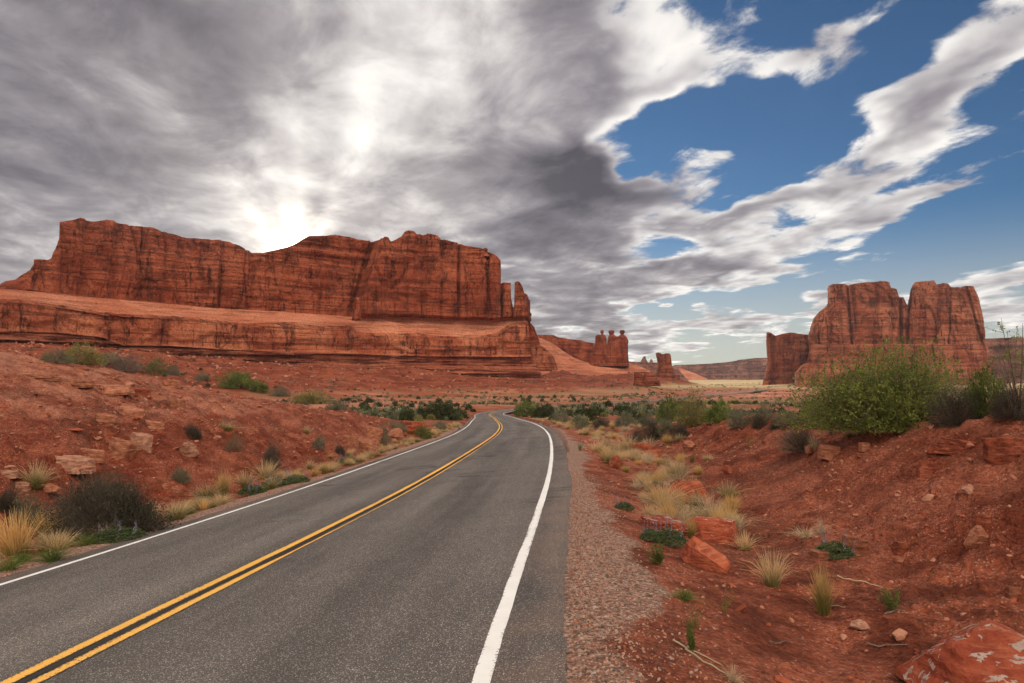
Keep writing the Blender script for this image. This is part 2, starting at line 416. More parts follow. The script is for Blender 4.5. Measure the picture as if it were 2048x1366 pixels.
# ------------------------------------------------------------------ outlines of the big mesa (needed by the ground for its talus)
MESA_X0, MESA_X1 = -330.0, 1044.0
mesa_depth = poly([(-330, 318), (34, 400), (307, 471), (513, 527), (700, 583), (850, 612), (1000, 625), (1044, 628)])
MESA_LEDGE = poly([(-330, 655), (0, 686), (120, 690), (239, 702), (376, 716), (500, 723), (600, 727), (740, 731), (840, 738), (890, 745), (942, 755), (1000, 760), (1044, 760)])
def mesa_end(u, end):
    return np.where(u > 900, 900 + (u - 900) * (end - 900) / (1044 - 900), u)
_u = np.linspace(MESA_X0, MESA_X1, 160)
_foot = at(mesa_end(_u, 1100), MESA_LEDGE(_u), mesa_depth(_u) - 40)
_wrap = _foot[-1] + np.array([[8, 12, 0], [10, 30, 1.5], [8, 60, 3], [4, 100, 5]])
_apron = at(np.array([1118, 1140, 1165, 1190, 1215, 1240, 1265, 1290]), np.array([742, 747, 750, 751.5, 752, 752, 753, 757]), np.array([745, 765, 785, 800, 812, 822, 832, 840]))
TALUS_LINE = np.concatenate([_foot, _wrap[:1], _apron])

def terrain(x, y, detail=True):
    """height of the ground; also masks used by its material"""
    shp = np.shape(x); x = np.asarray(x, float).ravel(); y = np.asarray(y, float).ravel()
    r = np.hypot(x, y)
    z = ZB(y)
    far = sstep(40, 130, r)
    z = z + far * (1.1 * fbm2(x / 60, y / 60, 4, 3) + .35 * fbm2(x / 14, y / 14, 3, 5)) + sstep(300, 900, r) * 1.6 * fbm2(x / 170, y / 170, 3, 8)
    cap = np.zeros(len(x)); grav = np.zeros(len(x)); bank = np.zeros(len(x)); edge = np.full(len(x), 99.0)
    k = np.where(r < 620)[0]
    if len(k):
        s, n = road_coords(x[k], y[k]); X, Y, zz = x[k], y[k], z[k]
        zl = road_z(s, RL); zr = road_z(s, RR)
        inside = (s > ROAD_S[0] + 1) & (s < ROAD_S[-1] - 1)
        # ---- left: verge, cut bank, top
        ml = RL - n + .5 * fbm2(s / 5, n / 6, 2, 21)
        m0 = np.interp(s, [0, 10, 16, 25, 40, 60], [4.2, 4.0, 3.0, 1.9, 1.4, 1.2])
        hb = np.interp(s, [-30, 5, 18, 27, 34, 40, 48, 56, 64, 75], [2.0, 2.35, 2.45, 2.35, 2.3, 2.05, 1.35, .85, .40, 0.0])
        hb = hb * (1 + .10 * noise2(s / 7, 0 * s, 31))
        ht = np.interp(s, [0, 15, 26, 36, 48], [1.85, 2.1, 2.0, 1.15, .45])
        wf = hb / .66 + .6
        t = (ml - m0) / wf
        face = hb * (sstep(-.15, 1.05, t) * .75 + .25 * np.clip(t, 0, 1))
        top = ht * sstep(0, 1, (ml - m0 - wf * .8) / 7.0)
        zleft = zl - .014 - .28 * sstep(.1, 2.0, ml) + face + top
        mc = m0 + wf + np.interp(s, [0, 20, 34, 45], [7.5, 7.0, 3.0, 2.0])
        fade = sstep(0, 1, (ml - mc) / 26.0)
        zleft = zleft - .10 * np.maximum(ml - mc, 0)
        zleft = zleft * (1 - fade) + np.minimum(zz, zleft) * fade
        # ---- right: gravel shoulder, shallow swale, mound
        mr = n - RR + .4 * fbm2(s / 5, n / 6, 2, 23)
        hm = np.interp(s, [-20, 3, 10, 15, 20, 28, 34, 40, 48, 58], [1.1, 1.75, 1.85, 1.75, 1.50, 1.18, .85, .42, .18, 0.0])
        mcr = np.interp(s, [0, 12, 20, 28, 40], [10.5, 10.0, 7.6, 6.6, 5.0])
        dip = np.interp(s, [0, 8, 20, 34, 50, 70], [.50, .45, .38, .25, .15, .05])
        zright = zr - .014 - dip * sstep(.2, 2.6, mr) + (hm + dip) * sstep(0, 1, (mr - 2.5) / (mcr - 2.5)) ** 1.15
        fr = sstep(0, 1, (mr - mcr - 3) / 24.0)
        zright = zright - .05 * np.maximum(mr - mcr - 3, 0)
        zright = zright * (1 - fr) + np.minimum(zz, zright) * fr
        nearw = np.where(inside, 1 - sstep(22, 46, np.abs(n)) * sstep(20, 60, s), 0) * (1 - sstep(70, 130, s) * sstep(6, 16, np.abs(n)))
        zn = np.where(n < 0, zleft, zright)
        zz = zz * (1 - nearw) + zn * nearw
        # ---- roughness of the open ground
        off = np.minimum(sstep(.3, 3.0, ml) * (n < 0) + sstep(.8, 3.5, mr) * (n >= 0), 1)
        steep = np.where(n < 0, sstep(-.1, .2, t) * (1 - sstep(1.0, 2.2, t)) * sstep(.3, 1.5, hb), sstep(2.5, 5, mr) * (1 - sstep(mcr, mcr + 3, mr)) * sstep(.2, 1.0, hm) * .55)
        bank[k] = steep * nearw
        cap[k] = np.where(n < 0, sstep(.75, 1.15, t + .25 * fbm2(X / 1.5, Y / 1.5, 3, 58)) * (1 - sstep(30, 46, s)) * nearw, .35 * sstep(.75, 1.1, mr / mcr) * (1 - sstep(26, 40, s)) * nearw)  # mask for the sunlit look of the bank tops, used in the soil colour
        if detail:
            rr = r[k]
            lod = 1 - sstep(60, 160, rr)
            # little ledges that break the slope into steps
            led = np.clip(noise2(X / 2.3 + .3 * Y, zz * 2.2 + .5 * fbm2(X / 3, Y / 3, 2, 52), 51), -.4, .6)
            rdg = 1 - np.abs(fbm2(X / .9, Y / .75, 4, 46, .6)) * 2.2
            rel = .24 * fbm2(X / 2.6, Y / 2.6, 4, 41) + .06 * fbm2(X / .5, Y / .5, 5, 43, .72) * (1 + 1.3 * steep) + .06 * (rdg - .5) * (.35 + steep) + .13 * steep * led
            ck, ce = cells(X / .8 + .2 * noise2(X / .5, Y / .5, 61), Y / .55, 62)
            rel = rel + (.35 + steep) * .17 * (ck - .4) * sstep(0, .2, ce)
            ck2, ce2 = cells(X / .24 + .3 * noise2(X / .2, Y / .2, 63), Y / .17, 64)
            rel = rel + (.35 + .65 * steep) * .045 * (ck2 - .35) * sstep(0, .25, ce2) * (1 - sstep(18, 45, rr))
            zz = zz + off * lod * rel + .020 * fbm2(X / .16, Y / .16, 3, 44, .6) * (1 - sstep(8, 25, rr)) * np.minimum(off + .5, 1)
        grav_r = np.where(n >= 0, 1 - sstep(.15, 1.0, mr + .45 * fbm2(X / 1.2, Y / 1.2, 3, 71)), (1 - sstep(.35, 1.0, ml + .3 * fbm2(X / 1.0, Y / 1.0, 3, 72))))
        grav[k] = np.where(inside, grav_r, 0); edge[k] = np.where(inside, np.where(n < 0, RL - n, n - RR), 99)
        # ---- bed under the asphalt
        cell = .008 + .003 * r[k] + .009 * np.maximum(r[k] - 25, 0)
        cell = np.where(r[k] < 25, -.06, cell)
        bed = inside & (n > RL - cell) & (n < RR + cell)
        zz = np.where(bed, np.minimum(zz, road_z(s, n) - .05 - .0035 * r[k]), zz)
        z[k] = zz
    # ---- talus below the big mesa
    k = np.where((r > 150) & (r < 900) & (x < 330))[0]
    if len(k):
        dd = np.full(len(k), 1e9); zt = np.zeros(len(k))
        for a in range(0, len(k), 20000):
            e = k[a:a + 20000]
            D = (x[e, None] - TALUS_LINE[:, 0]) ** 2 + (y[e, None] - TALUS_LINE[:, 1]) ** 2
            j = D.argmin(1); dd[a:a + 20000] = np.sqrt(D[np.arange(len(e)), j]); zt[a:a + 20000] = TALUS_LINE[j, 2]
        X, Y = x[k], y[k]
        side = np.interp(X, [-150, -20, 60, 150], [150, 130, 120, 95])
        q = np.clip(1 - dd / (side * (1 + .25 * fbm2(X / 45, Y / 45, 3, 81))), 0, 1) ** 1.45
        ridge = 1 - np.abs(fbm2(X / 26, Y / 26, 3, 83))
        zz = z[k] + (zt + 1.2 - z[k]) * q
        zz = zz + (q * (1 - q)) * 4 * (2.8 * (ridge - .75) + 1.8 * fbm2(X / 9, Y / 9, 5, 85, .6)) + 1.5 * sstep(.15, .6, q) * np.sign(noise2(zz / 2.6 + .4 * noise2(X / 30, Y / 30, 87), X / 300, 86)) * (.3 + .7 * np.abs(noise2(X / 22, Y / 22, 88)))
        z[k] = zz
    # ---- low apron round the buttes across the valley
    for (bx, by, rad, hgt) in APRONS:
        z = z + hgt * np.clip(1 - np.hypot((x - bx), (y - by)) / rad, 0, 1) ** 1.5
    return z.reshape(shp), grav.reshape(shp), bank.reshape(shp), edge.reshape(shp), cap.reshape(shp)
APRONS = [(455, 870, 190, 7.0), (372, 850, 90, 5.0), (205, 900, 60, 6.0), (160, 900, 130, 8.0)]

def ground_z(x, y):
    return terrain(x, y)[0]
def ground_px(pts):
    """where the sight lines of picture points first meet the ground"""
    pts = np.asarray(pts, float)
    a, b = px_dir(pts[:, 0], pts[:, 1])
    t = np.geomspace(1.2, 1500, 900)
    X = a[:, None] * t; Y = np.broadcast_to(t, X.shape); Zr = CAMZ + b[:, None] * t
    d = Zr - ground_z(X, Y)
    out = []
    for i in range(len(pts)):
        k = np.where(d[i] < 0)[0]
        k = k[0] if len(k) else len(t) - 1
        w = 0 if k == 0 else d[i, k - 1] / (d[i, k - 1] - d[i, k] + 1e-9)
        tt = t[k - 1] + (t[k] - t[k - 1]) * w if k else t[0]
        out.append((a[i] * tt, tt))
    out = np.array(out)
    return np.c_[out, ground_z(out[:, 0], out[:, 1])]

def soil_material():
    m, g, b = new_mat('red_soil')
    p = geo_pos(g)
    gr = g.node('ShaderNodeAttribute', {'attribute_name': 'gravel'}).outputs['Fac']
    bk = g.node('ShaderNodeAttribute', {'attribute_name': 'bank'}).outputs['Fac']
    fa = g.node('ShaderNodeAttribute', {'attribute_name': 'open'}).outputs['Fac']
    big = g.noise(p, .22, 6, .6); mid = g.noise(p, 1.6, 7, .62); fine = g.noise(p, 16, 6, .7)
    c = g.mix(g.step(mid, .36, .66), (.130, .030, .014), (.345, .092, .044))
    c = g.mix(g.m('MULTIPLY', g.step(big, .44, .62), .65), c, (0.4048, 0.1320, 0.0741))
    strat = g.noise(g.map(p, sc=(.25, .25, 3.0)), 1.0, 5, .65)
    c = g.mix(g.m('MULTIPLY', bk, g.m('MULTIPLY', g.step(strat, .42, .6), .75)), c, (0.1804, 0.0320, 0.0148))
    c = g.mix(g.m('MULTIPLY', bk, g.m('MULTIPLY', g.step(strat, .56, .68), .5)), c, (0.4136, 0.1520, 0.0897))
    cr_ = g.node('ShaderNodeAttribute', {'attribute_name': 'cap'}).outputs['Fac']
    c = g.mix(g.m('MULTIPLY', cr_, g.m('MULTIPLY', g.step(g.noise(p, 1.4, 8, .72), .42, .60), .8)), c, (.46, .185, .11))  # bank tops painted paler, sunlight put into the soil colour
    c = g.mix(g.m('MULTIPLY', g.step(g.noise(g.map(p, loc=(4, 8, 2)), .55, 7, .68), .52, .64), .6), c, (.135, .045, .026))
    # loose chips
    vc = g.voro(p, 34, out=1); vd = g.voro(p, 34)
    chip = g.step(g.sep(vc)[0], .62, .75)
    chipm = g.m('MULTIPLY', g.m('MULTIPLY', chip, g.step(vd, .5, .3)), g.step(mid, .42, .58))
    c = g.mix(g.m('MULTIPLY', chipm, .7), c, (.47, .27, .20))
    # gravel verge
    gv = g.voro(p, 46, out=1); gx, gy, gz = g.sep(gv)
    gc = g.mix(gx, (.22, .105, .070), (.46, .27, .195)); gc = g.mix(g.step(gy, .8, .95), gc, (.50, .38, .31)); gc = g.mix(g.step(gz, .85, .95), gc, (.16, .11, .09))
    gm = g.step(g.m('MULTIPLY_ADD', g.m('SUBTRACT', mid, .5), 1.1, gr), .3, .7)
    c = g.mix(gm, c, gc)
    # the flats: pale slickrock, thin dry grass
    fl = g.noise(g.map(p, sc=(.02, .055, .05)), 1.0, 6, .6)
    fl2 = g.noise(g.map(p, loc=(9, 2, 0), sc=(.008, .02, .02)), 1.0, 5, .6)
    fc = g.mix(g.step(fl, .42, .62), (.27, .078, .038), (.44, .185, .11))
    fc = g.mix(g.m('MULTIPLY', g.step(fl2, .47, .62), .8), fc, (.27, .16, .075))
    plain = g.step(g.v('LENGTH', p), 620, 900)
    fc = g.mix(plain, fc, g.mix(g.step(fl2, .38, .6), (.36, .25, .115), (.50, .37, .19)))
    c = g.mix(fa, c, fc)
    ta = g.node('ShaderNodeAttribute', {'attribute_name': 'talus'}).outputs['Fac']
    tn = g.noise(p, .11, 8, .65); tb = g.noise(g.map(p, sc=(.02, .02, .7)), 1.0, 6, .68)
    tc = g.mix(g.step(tn, .36, .64), (.170, .037, .018), (.30, .085, .042)); tc = g.mix(g.m('MULTIPLY', g.step(tb, .5, .60), .75), tc, (.095, .022, .012))
    c = g.mix(ta, c, tc)
    c = g.mix(1.0, c, g.mix(g.step(fine, .28, .72), (.52, .50, .48), (1.42, 1.44, 1.46)), 'MULTIPLY')
    g.put(b.inputs['Base Color'], c)
    v2 = g.voro(g.v('ADD', p, g.v('SCALE', g.noise(p, 5, 2, .5, color=True), .12)), 11); v2c = g.sep(g.voro(g.v('ADD', p, g.v('SCALE', g.noise(p, 5, 2, .5, color=True), .12)), 11, out=1))[0]
    clod = g.m('MULTIPLY', g.step(v2, .55, .25), g.step(v2c, .45, .7))
    h = g.m('ADD', g.m('MULTIPLY', fine, .7), g.m('ADD', g.m('MULTIPLY', vd, -.4), g.m('ADD', g.m('MULTIPLY', clod, .45), g.m('MULTIPLY', g.noise(p, 4.5, 8, .72), .9))))
    g.put(b.inputs['Normal'], g.bump(h, 1.0, .065))
    return m

def build_ground():
    fr = np.linspace(-52, 52, 690); bk = np.linspace(52, 308, 70)[1:-1]
    ang = np.radians(np.concatenate([fr, bk]))
    rad = np.concatenate([[.25, .5, .8], np.geomspace(1.8, 42, 310), np.geomspace(42.5, 1500, 150), np.geomspace(1560, 16000, 20)])
    X = rad[:, None] * np.sin(ang); Y = rad[:, None] * np.cos(ang)
    Zt, grav, bank, edge, cap = terrain(X, Y)
    V = np.stack([X, Y, Zt], -1).reshape(-1, 3)
    r = np.hypot(X, Y)
    fl = sstep(38, 75, r) * sstep(4, 9, edge)
    # talus slopes: where the ground stands well above the valley floor, far off
    tal = sstep(1.5, 5, Zt - ZB(Y)) * sstep(150, 220, r) * (1 - sstep(900, 1300, r))
    nc = len(ang)
    fan = np.stack([np.full(nc, len(V)), np.roll(np.arange(nc), -1), np.arange(nc)], -1)
    V = np.concatenate([V, [[0, 0, float(ground_z(np.array([.0]), np.array([0.]))[0])]]])
    ex = lambda a: np.append(a.ravel(), a.ravel()[0])
    quads = rgrid(len(rad), nc, True)[:, ::-1]
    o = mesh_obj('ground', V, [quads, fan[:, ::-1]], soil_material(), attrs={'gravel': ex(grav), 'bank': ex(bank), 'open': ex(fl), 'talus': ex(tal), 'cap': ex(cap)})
    tag(o, 'red desert soil and scrub flats around the road', kind='structure')
    return o
build_ground()

# ------------------------------------------------------------------ road
def asphalt_nodes(g):
    uv = g.node('ShaderNodeUVMap').outputs[0]; u, v_, _ = g.sep(uv)
    p = geo_pos(g)
    agg = g.voro(p, 150, out=1); ax, ay, az_ = g.sep(agg)
    c = g.mix(ax, (.042, .038, .0365), (.138, .122, .113))
    c = g.mix(g.step(ay, .90, .96), c, (.46, .40, .35))
    wear = g.noise(g.map(uv, sc=(1.1, .05, 1)), 1.0, 6, .6)
    blot = g.noise(p, .9, 6, .65); big = g.noise(p, .17, 4, .55)
    # wheel tracks polished paler, oil strip between them
    tr = g.m('ADD', g.m('COSINE', g.m('MULTIPLY', g.m('ABSOLUTE', u), 2 * math.pi / 1.72)), 0.0)
    k = g.m('ADD', g.m('MULTIPLY', tr, -.10), g.m('ADD', g.m('MULTIPLY', g.m('SUBTRACT', wear, .5), 1.9), g.m('ADD', g.m('MULTIPLY', g.m('SUBTRACT', blot, .5), .5), g.m('MULTIPLY', g.m('SUBTRACT', big, .5), .6))))
    c = g.v('MULTIPLY', c, g.mix(g.step(k, -.55, .55, kind='LINEAR'), (.50, .495, .49), (1.75, 1.68, 1.60)))
    # red dust blown on from the verge
    dust = g.m('MULTIPLY', g.step(g.m('ABSOLUTE', u), 3.0, 3.9), g.step(blot, .3, .7))
    c = g.mix(g.m('MULTIPLY', dust, .30), c, (.32, .16, .10))
    return uv, u, v_, p, c, blot, agg
def road_material():
    m, g, b = new_mat('asphalt')
    uv, u, v_, p, c, blot, agg = asphalt_nodes(g)
    # thin cracks across the lane, denser farther on
    cu = g.map(uv, sc=(.20, 1.0, 1)); cw = g.noise(uv, .9, 4, .6)
    cr = g.m('ABSOLUTE', g.m('SUBTRACT', g.noise(g.map(uv, loc=(3, 0, 0), sc=(.10, .62, 1)), 1.0, 5, .62), .5))
    cm = g.m('MULTIPLY', g.step(cr, .020, .005), g.step(g.noise(g.map(uv, sc=(.5, .3, 1)), 1.0, 3, .5), .52, .6))
    cm = g.m('MULTIPLY', cm, g.step(v_, 9, 18))
    c = g.mix(g.m('MULTIPLY', cm, .85), c, (.018, .016, .015))
    g.put(b.inputs['Base Color'], c); b.inputs['Roughness'].default_value = .82; b.inputs['Specular IOR Level'].default_value = .3
    g.put(b.inputs['Normal'], g.bump(g.m('ADD', g.voro(p, 150), g.m('MULTIPLY', g.noise(p, 40, 4, .6), .6)), .4, .008))
    return m
def paint_material(name, colour, worn):
    m, g, b = new_mat(name)
    uv, u, v_, p, c, blot, agg = asphalt_nodes(g)
    grain = g.noise(p, 42, 5, .7); patch = g.noise(g.map(uv, sc=(2.0, .25, 1)), 1.0, 5, .6)
    e = g.node('ShaderNodeAttribute', {'attribute_name': 'rim'}).outputs['Fac']
    lost = g.m('ADD', g.m('ADD', grain, g.m('MULTIPLY', g.m('SUBTRACT', patch, .5), .7)), g.m('MULTIPLY', e, .17))
    mk = g.step(lost, worn, worn + .04)
    pc = g.mix(g.noise(p, 3.0, 5, .65), tuple(q * .80 for q in colour), tuple(min(q * 1.12, .95) for q in colour))
    g.put(b.inputs['Base Color'], g.mix(mk, pc, c)); b.inputs['Roughness'].default_value = .7
    g.put(b.inputs['Normal'], g.bump(g.voro(p, 105), .35, .01))
    return m
def strip(s, n0, n1, lift, cols=2):
    """a ribbon that follows the road between offsets n0 and n1"""
    i = np.clip(np.searchsorted(ROAD_S, s), 0, len(ROAD_S) - 1)
    cx, cy, nx, ny = (np.interp(s, ROAD_S, q) for q in (ROAD[:, 0], ROAD[:, 1], ROAD_N[:, 0], ROAD_N[:, 1]))
    w = np.linspace(0, 1, cols); n = np.asarray(n0)[:, None] * (1 - w) + np.asarray(n1)[:, None] * w
    V = np.stack([cx[:, None] + nx[:, None] * n, cy[:, None] + ny[:, None] * n, road_z(np.repeat(s[:, None], cols, 1), n) + lift], -1)
    return V, n, np.repeat(s[:, None], cols, 1)
def build_road():
    s = np.concatenate([np.arange(-60, -4, 2.0), np.arange(-4, 14, .08), np.arange(14, 60, .3), np.arange(60, ROAD_S[-1] - 8, 1.0)])
    jag = lambda sd: .022 * fbm2(s / .35, 0 * s, 4, sd) + .05 * fbm2(s / 4, 0 * s, 2, sd + 9)
    nl, nr = RL + jag(101), RR + jag(111)
    V, n, ss = strip(s, nl, nr, 0, 22)
    # turned-down edges
    ll, lr = V[:, :1].copy(), V[:, -1:].copy(); ll[..., 2] -= .16; lr[..., 2] -= .16; ll[..., 0] -= .03; lr[..., 0] += .03
    V = np.concatenate([ll, V, lr], 1); n = np.concatenate([n[:, :1], n, n[:, -1:]], 1); ss = np.concatenate([ss[:, :1], ss, ss[:, -1:]], 1)
    uv = np.stack([n, ss], -1).reshape(-1, 2)
    road = mesh_obj('road', V.reshape(-1, 3), rgrid(len(s), V.shape[1]), road_material(), uv=uv)
    tag(road, 'grey two lane asphalt road running downhill to the bend', kind='structure')
    white = paint_material('white_line_paint', (.92, .87, .82), .69); yel = paint_material('yellow_line_paint', (.95, .47, .095), .65)
    dark, g, b = new_mat('dark_seal'); pp = geo_pos(g)
    g.put(b.inputs['Base Color'], g.mix(g.noise(pp, 30, 5, .7), (.020, .018, .017), (.065, .056, .05)))
    g.put(b.inputs['Normal'], g.bump(g.voro(pp, 105), .5, .01))
    def line(name, a, w, mat, lift, sel=None, wob=.006, sd=1):
        q = s if sel is None else s[(s >= sel[0]) & (s <= sel[1])]
        wb = wob * fbm2(q / .5, 0 * q, 3, sd); wb2 = wob * fbm2(q / .4, 0 * q, 3, sd + 5)
        P, nn, sq = strip(q, a - w(q) / 2 + wb, a + w(q) / 2 + wb2, lift, 5)
        rim = np.broadcast_to(np.array([1, .25, 0, .25, 1.0]), nn.shape)
        o = mesh_obj(name, P.reshape(-1, 3), rgrid(len(q), 5), mat, road, uv=np.stack([nn, sq], -1).reshape(-1, 2), attrs={'rim': rim})
        return o
    c = lambda w: (lambda q: np.full(len(q), w))
    line('edge_line', -3.35, c(.105), white, .004, sd=3)
    line('edge_line', 3.35, c(.118), white, .004, sd=13)
    line('centre_line', -.115, c(.125), yel, .008, sd=23)
    # the right yellow line is half covered by the seal and worn thin in places
    line('centre_line', .125, lambda q: np.interp(q, [0, 6.5, 8.6, 9.3, 9.6, 10.6, 12, 13.5, 15, 24, 34, 60, 80], [.115, .115, .10, .06, .045, .05, .035, .025, .05, .05, .03, .08, .11]), yel, .008, sd=33)
    line('crack_seal', 0.0, lambda q: .085 + .05 * np.clip(fbm2(q / 2.5, 0 * q, 3, 45) + .3, 0, 1), dark, .0045, wob=.02, sd=43)
    return road
build_road()

# ------------------------------------------------------------------ mesas, buttes and towers
M_UPPER = cliff_material('upper_cliff_sandstone', (0.2631, 0.0526, 0.0214), (0.0877, 0.0208, 0.0103), (0.4092, 0.1070, 0.0479), .85, .12)
M_LOWER = cliff_material('lower_cliff_sandstone', (0.3313, 0.0771, 0.0343), (0.1072, 0.0272, 0.0137), (0.5262, 0.1769, 0.0857), 1.0, .08)
M_BENCH = cliff_material('slickrock', (.52, .165, .085), (.36, .100, .048), (.62, .235, .13), .12, .10)
M_LEDGE = cliff_material('ledgy_red_beds', (.22, .046, .021), (.070, .018, .010), (.40, .125, .065), .15, .9)
M_BUTTE = cliff_material('butte_sandstone', (0.2822, 0.0694, 0.0329), (0.0857, 0.0248, 0.0145), (0.4536, 0.1487, 0.0773), .95, .16)
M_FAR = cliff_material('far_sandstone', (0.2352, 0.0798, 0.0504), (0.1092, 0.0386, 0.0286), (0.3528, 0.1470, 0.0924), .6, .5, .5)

def cliff_disp(s, z, amp=1.0, seed=0):
    """relief of a sandstone wall in metres, outward: joints, fallen slabs, beds"""
    wob = 6 * fbm2(s / 40, z / 40, 2, seed + 1)
    joint = noise2((s + wob) / 21, z / 160, seed + 2)
    crack = -3.2 * np.exp(-(joint / .055) ** 2) - 1.4 * np.exp(-(noise2((s + wob) / 8.5, z / 60, seed + 3) / .06) ** 2)
    butt = 4.0 * noise2(s / 46, z / 130, seed + 4) + 1.6 * noise2(s / 17, z / 45, seed + 5)
    cv, ce = cells((s + 4 * noise2(s / 9, z / 9, seed + 6)) / 17, (z + 3 * noise2(s / 8, z / 8, seed + 7)) / 24, seed + 8)
    slab = 2.6 * (cv - .5) * sstep(0, .12, ce)
    cv2, ce2 = cells(s / 6.5 + .4 * noise2(s / 3, z / 3, seed + 16), z / 9, seed + 18)
    slab = slab + 1.5 * (cv2 - .5) * sstep(0, .15, ce2)
    bed = .55 * noise2(z / 5.5 + .2 * fbm2(s / 60, z / 60, 2, seed + 9), s / 400, seed + 10) + .28 * noise2(z / 1.7, s / 150, seed + 11)
    fine = .9 * fbm2(s / 5.5, z / 5.5, 5, seed + 12, .6)
    return amp * (crack + butt + slab + bed + fine)

def build_mesa():
    root = obj('sandstone_mesa', None)
    tag(root, 'huge long red sandstone mesa whose rim hides the low sun', 'mesa')
    nc = 900
    u = np.concatenate([np.linspace(MESA_X0, MESA_X1, nc), np.full(14, MESA_X1)])
    back = np.concatenate([np.zeros(nc), np.array([1, 3, 6, 10, 15, 22, 30, 40, 52, 66, 82, 100, 120, 140.])])
    D = mesa_depth(u)
    rim = poly([(-330, 520), (-120, 545), (-30, 572), (0, 571), (14, 562), (31, 560), (55, 541), (61, 532), (73, 518), (97, 520), (103, 516), (113, 489), (119, 478), (120, 444), (150, 439), (164, 434.5), (185, 437), (198, 441), (219, 438.6), (246, 444), (273, 451), (294, 450.5), (320, 456), (348, 465),
        (376, 475), (420, 480), (455, 484), (470, 491), (485, 499), (513, 505), (526, 506), (547, 501), (574, 494), (590, 488), (601, 481), (615, 473), (649, 472), (670, 469), (700, 474), (713, 479), (754, 485), (757, 486), (759, 481), (762, 478), (770, 479), (773, 488), (778, 487),
        (795, 478), (800, 470), (805, 468), (818, 470), (822, 475), (853, 473), (873, 476), (880, 484), (907, 491), (928, 496), (962, 503), (976, 508), (990, 517), (998, 526), (999.5, 569), (1003, 568), (1018.5, 569), (1020, 577), (1022, 618), (1024, 618), (1025.5, 568), (1030, 566), (1035, 567), (1041, 577), (1044, 590)])
    top_y = rim(u)
    back_y = poly([(-330, 560), (34, 579.5), (137, 590), (222, 598), (307, 605), (410, 614.5), (513, 620.5), (615, 627), (700, 633), (805, 635.5), (907, 640), (986, 641.5), (1010, 637), (1044, 636)])(u)
    lip_y = poly([(-330, 585), (0, 598), (51, 601.5), (137, 613.5), (205, 625.5), (273, 630), (376, 636), (495, 648), (581, 645), (632, 654.5), (700, 652), (713, 664), (771, 667), (839, 667), (884, 674), (942, 676), (985, 668), (1010, 650), (1044, 645)])(u)
    base_y = poly([(-330, 640), (0, 664), (51, 663), (113, 664), (205, 674), (246, 690), (342, 691), (427, 697), (513, 701), (700, 705), (737, 708), (839, 711.5), (942, 713), (1044, 713)])(u)
    led_y = MESA_LEDGE(u)
    lipw = np.interp(u, [-330, 0, 700, 900, 1000, 1044], [20, 24, 30, 30, 16, 9])
    # rows of the cross-section, bottom to top: (picture x, picture y, depth)
    rows = [(mesa_end(u, 1102), led_y + 10, D - 46), (mesa_end(u, 1090), led_y - 2, D - lipw - 9), (mesa_end(u, 1062), base_y + 1, D - lipw - 4.5), (mesa_end(u, 1057), lip_y + 4, D - lipw), (mesa_end(u, 1055), lip_y - 1.5, D - lipw + 3.5),
            (mesa_end(u, 1046), back_y, D), (u, back_y - .6 * (back_y - top_y), D + 3), (u, top_y, D + 9)]
    P = [at(a, b_, np.maximum(c_, 10)) for a, b_, c_ in rows]
    # plan direction along the wall and outward
    base = P[5]; tan = np.gradient(base[:, :2], axis=0)
    tan[nc - 3:] = tan[nc - 4]; tan /= np.linalg.norm(tan, axis=1)[:, None]
    out = np.stack([tan[:, 1], -tan[:, 0]], 1)
    turn = np.clip(back / 60, 0, 1)[:, None]
    out = out * (1 - turn) + turn * np.array([[1.0, .1]]); out /= np.linalg.norm(out, axis=1)[:, None]
    for q in P:                                      # the end of the mesa runs back into the distance
        q[:, 1] += back; q[:, 0] += back * (q[:, 0] / q[:, 1]) * .6 - .12 * back
    s = np.concatenate([[0], np.cumsum(np.linalg.norm(np.diff(base[:, :2] + np.c_[0 * back, back * .0], axis=0), axis=1))]) + back
    nrow = [16, 24, 42, 6, 20, 46, 52]
    part_rows = []; grid = []
    for i in range(7):
        w = np.linspace(0, 1, nrow[i] + 1)[:, None, None]
        if i in (4,):
            w = w
        blk = P[i][None] * (1 - w) + P[i + 1][None] * w
        grid.append(blk if i == 6 else blk[:-1])
        part_rows.append(sum(nrow[:i]))
    G = np.concatenate(grid); nr = len(G)
    kind = np.concatenate([np.full(n_, i) for i, n_ in enumerate(nrow)] + [[6]])
    S = np.broadcast_to(s, G.shape[:2]); Zg = G[..., 2]; pxu = np.broadcast_to(u, G.shape[:2])
    up = kind[:, None] >= 5; low = kind[:, None] == 2; led = (kind[:, None] <= 1); ben = (kind[:, None] == 4) | (kind[:, None] == 3)
    frac = np.linspace(0, 1, nr)
    d_up = cliff_disp(S, Zg, 1.0, 200)
    # the right-hand block stands forward of the long fin, split from it by a slanting cleft
    yy = back_y[None] + (top_y - back_y)[None] * np.clip((Zg - P[5][None, :, 2]) / (P[7][None, :, 2] - P[5][None, :, 2] + 1e-6), 0, 1)
    xb = 702 + (748 - 702) * np.clip((634 - yy) / 152.0, 0, 1)
    d_up = d_up * np.where(pxu > xb, .8, 1.0) + 13 * sstep(xb, xb + 9, pxu) - 6 * np.exp(-((pxu - xb + 4) / 4.0) ** 2)
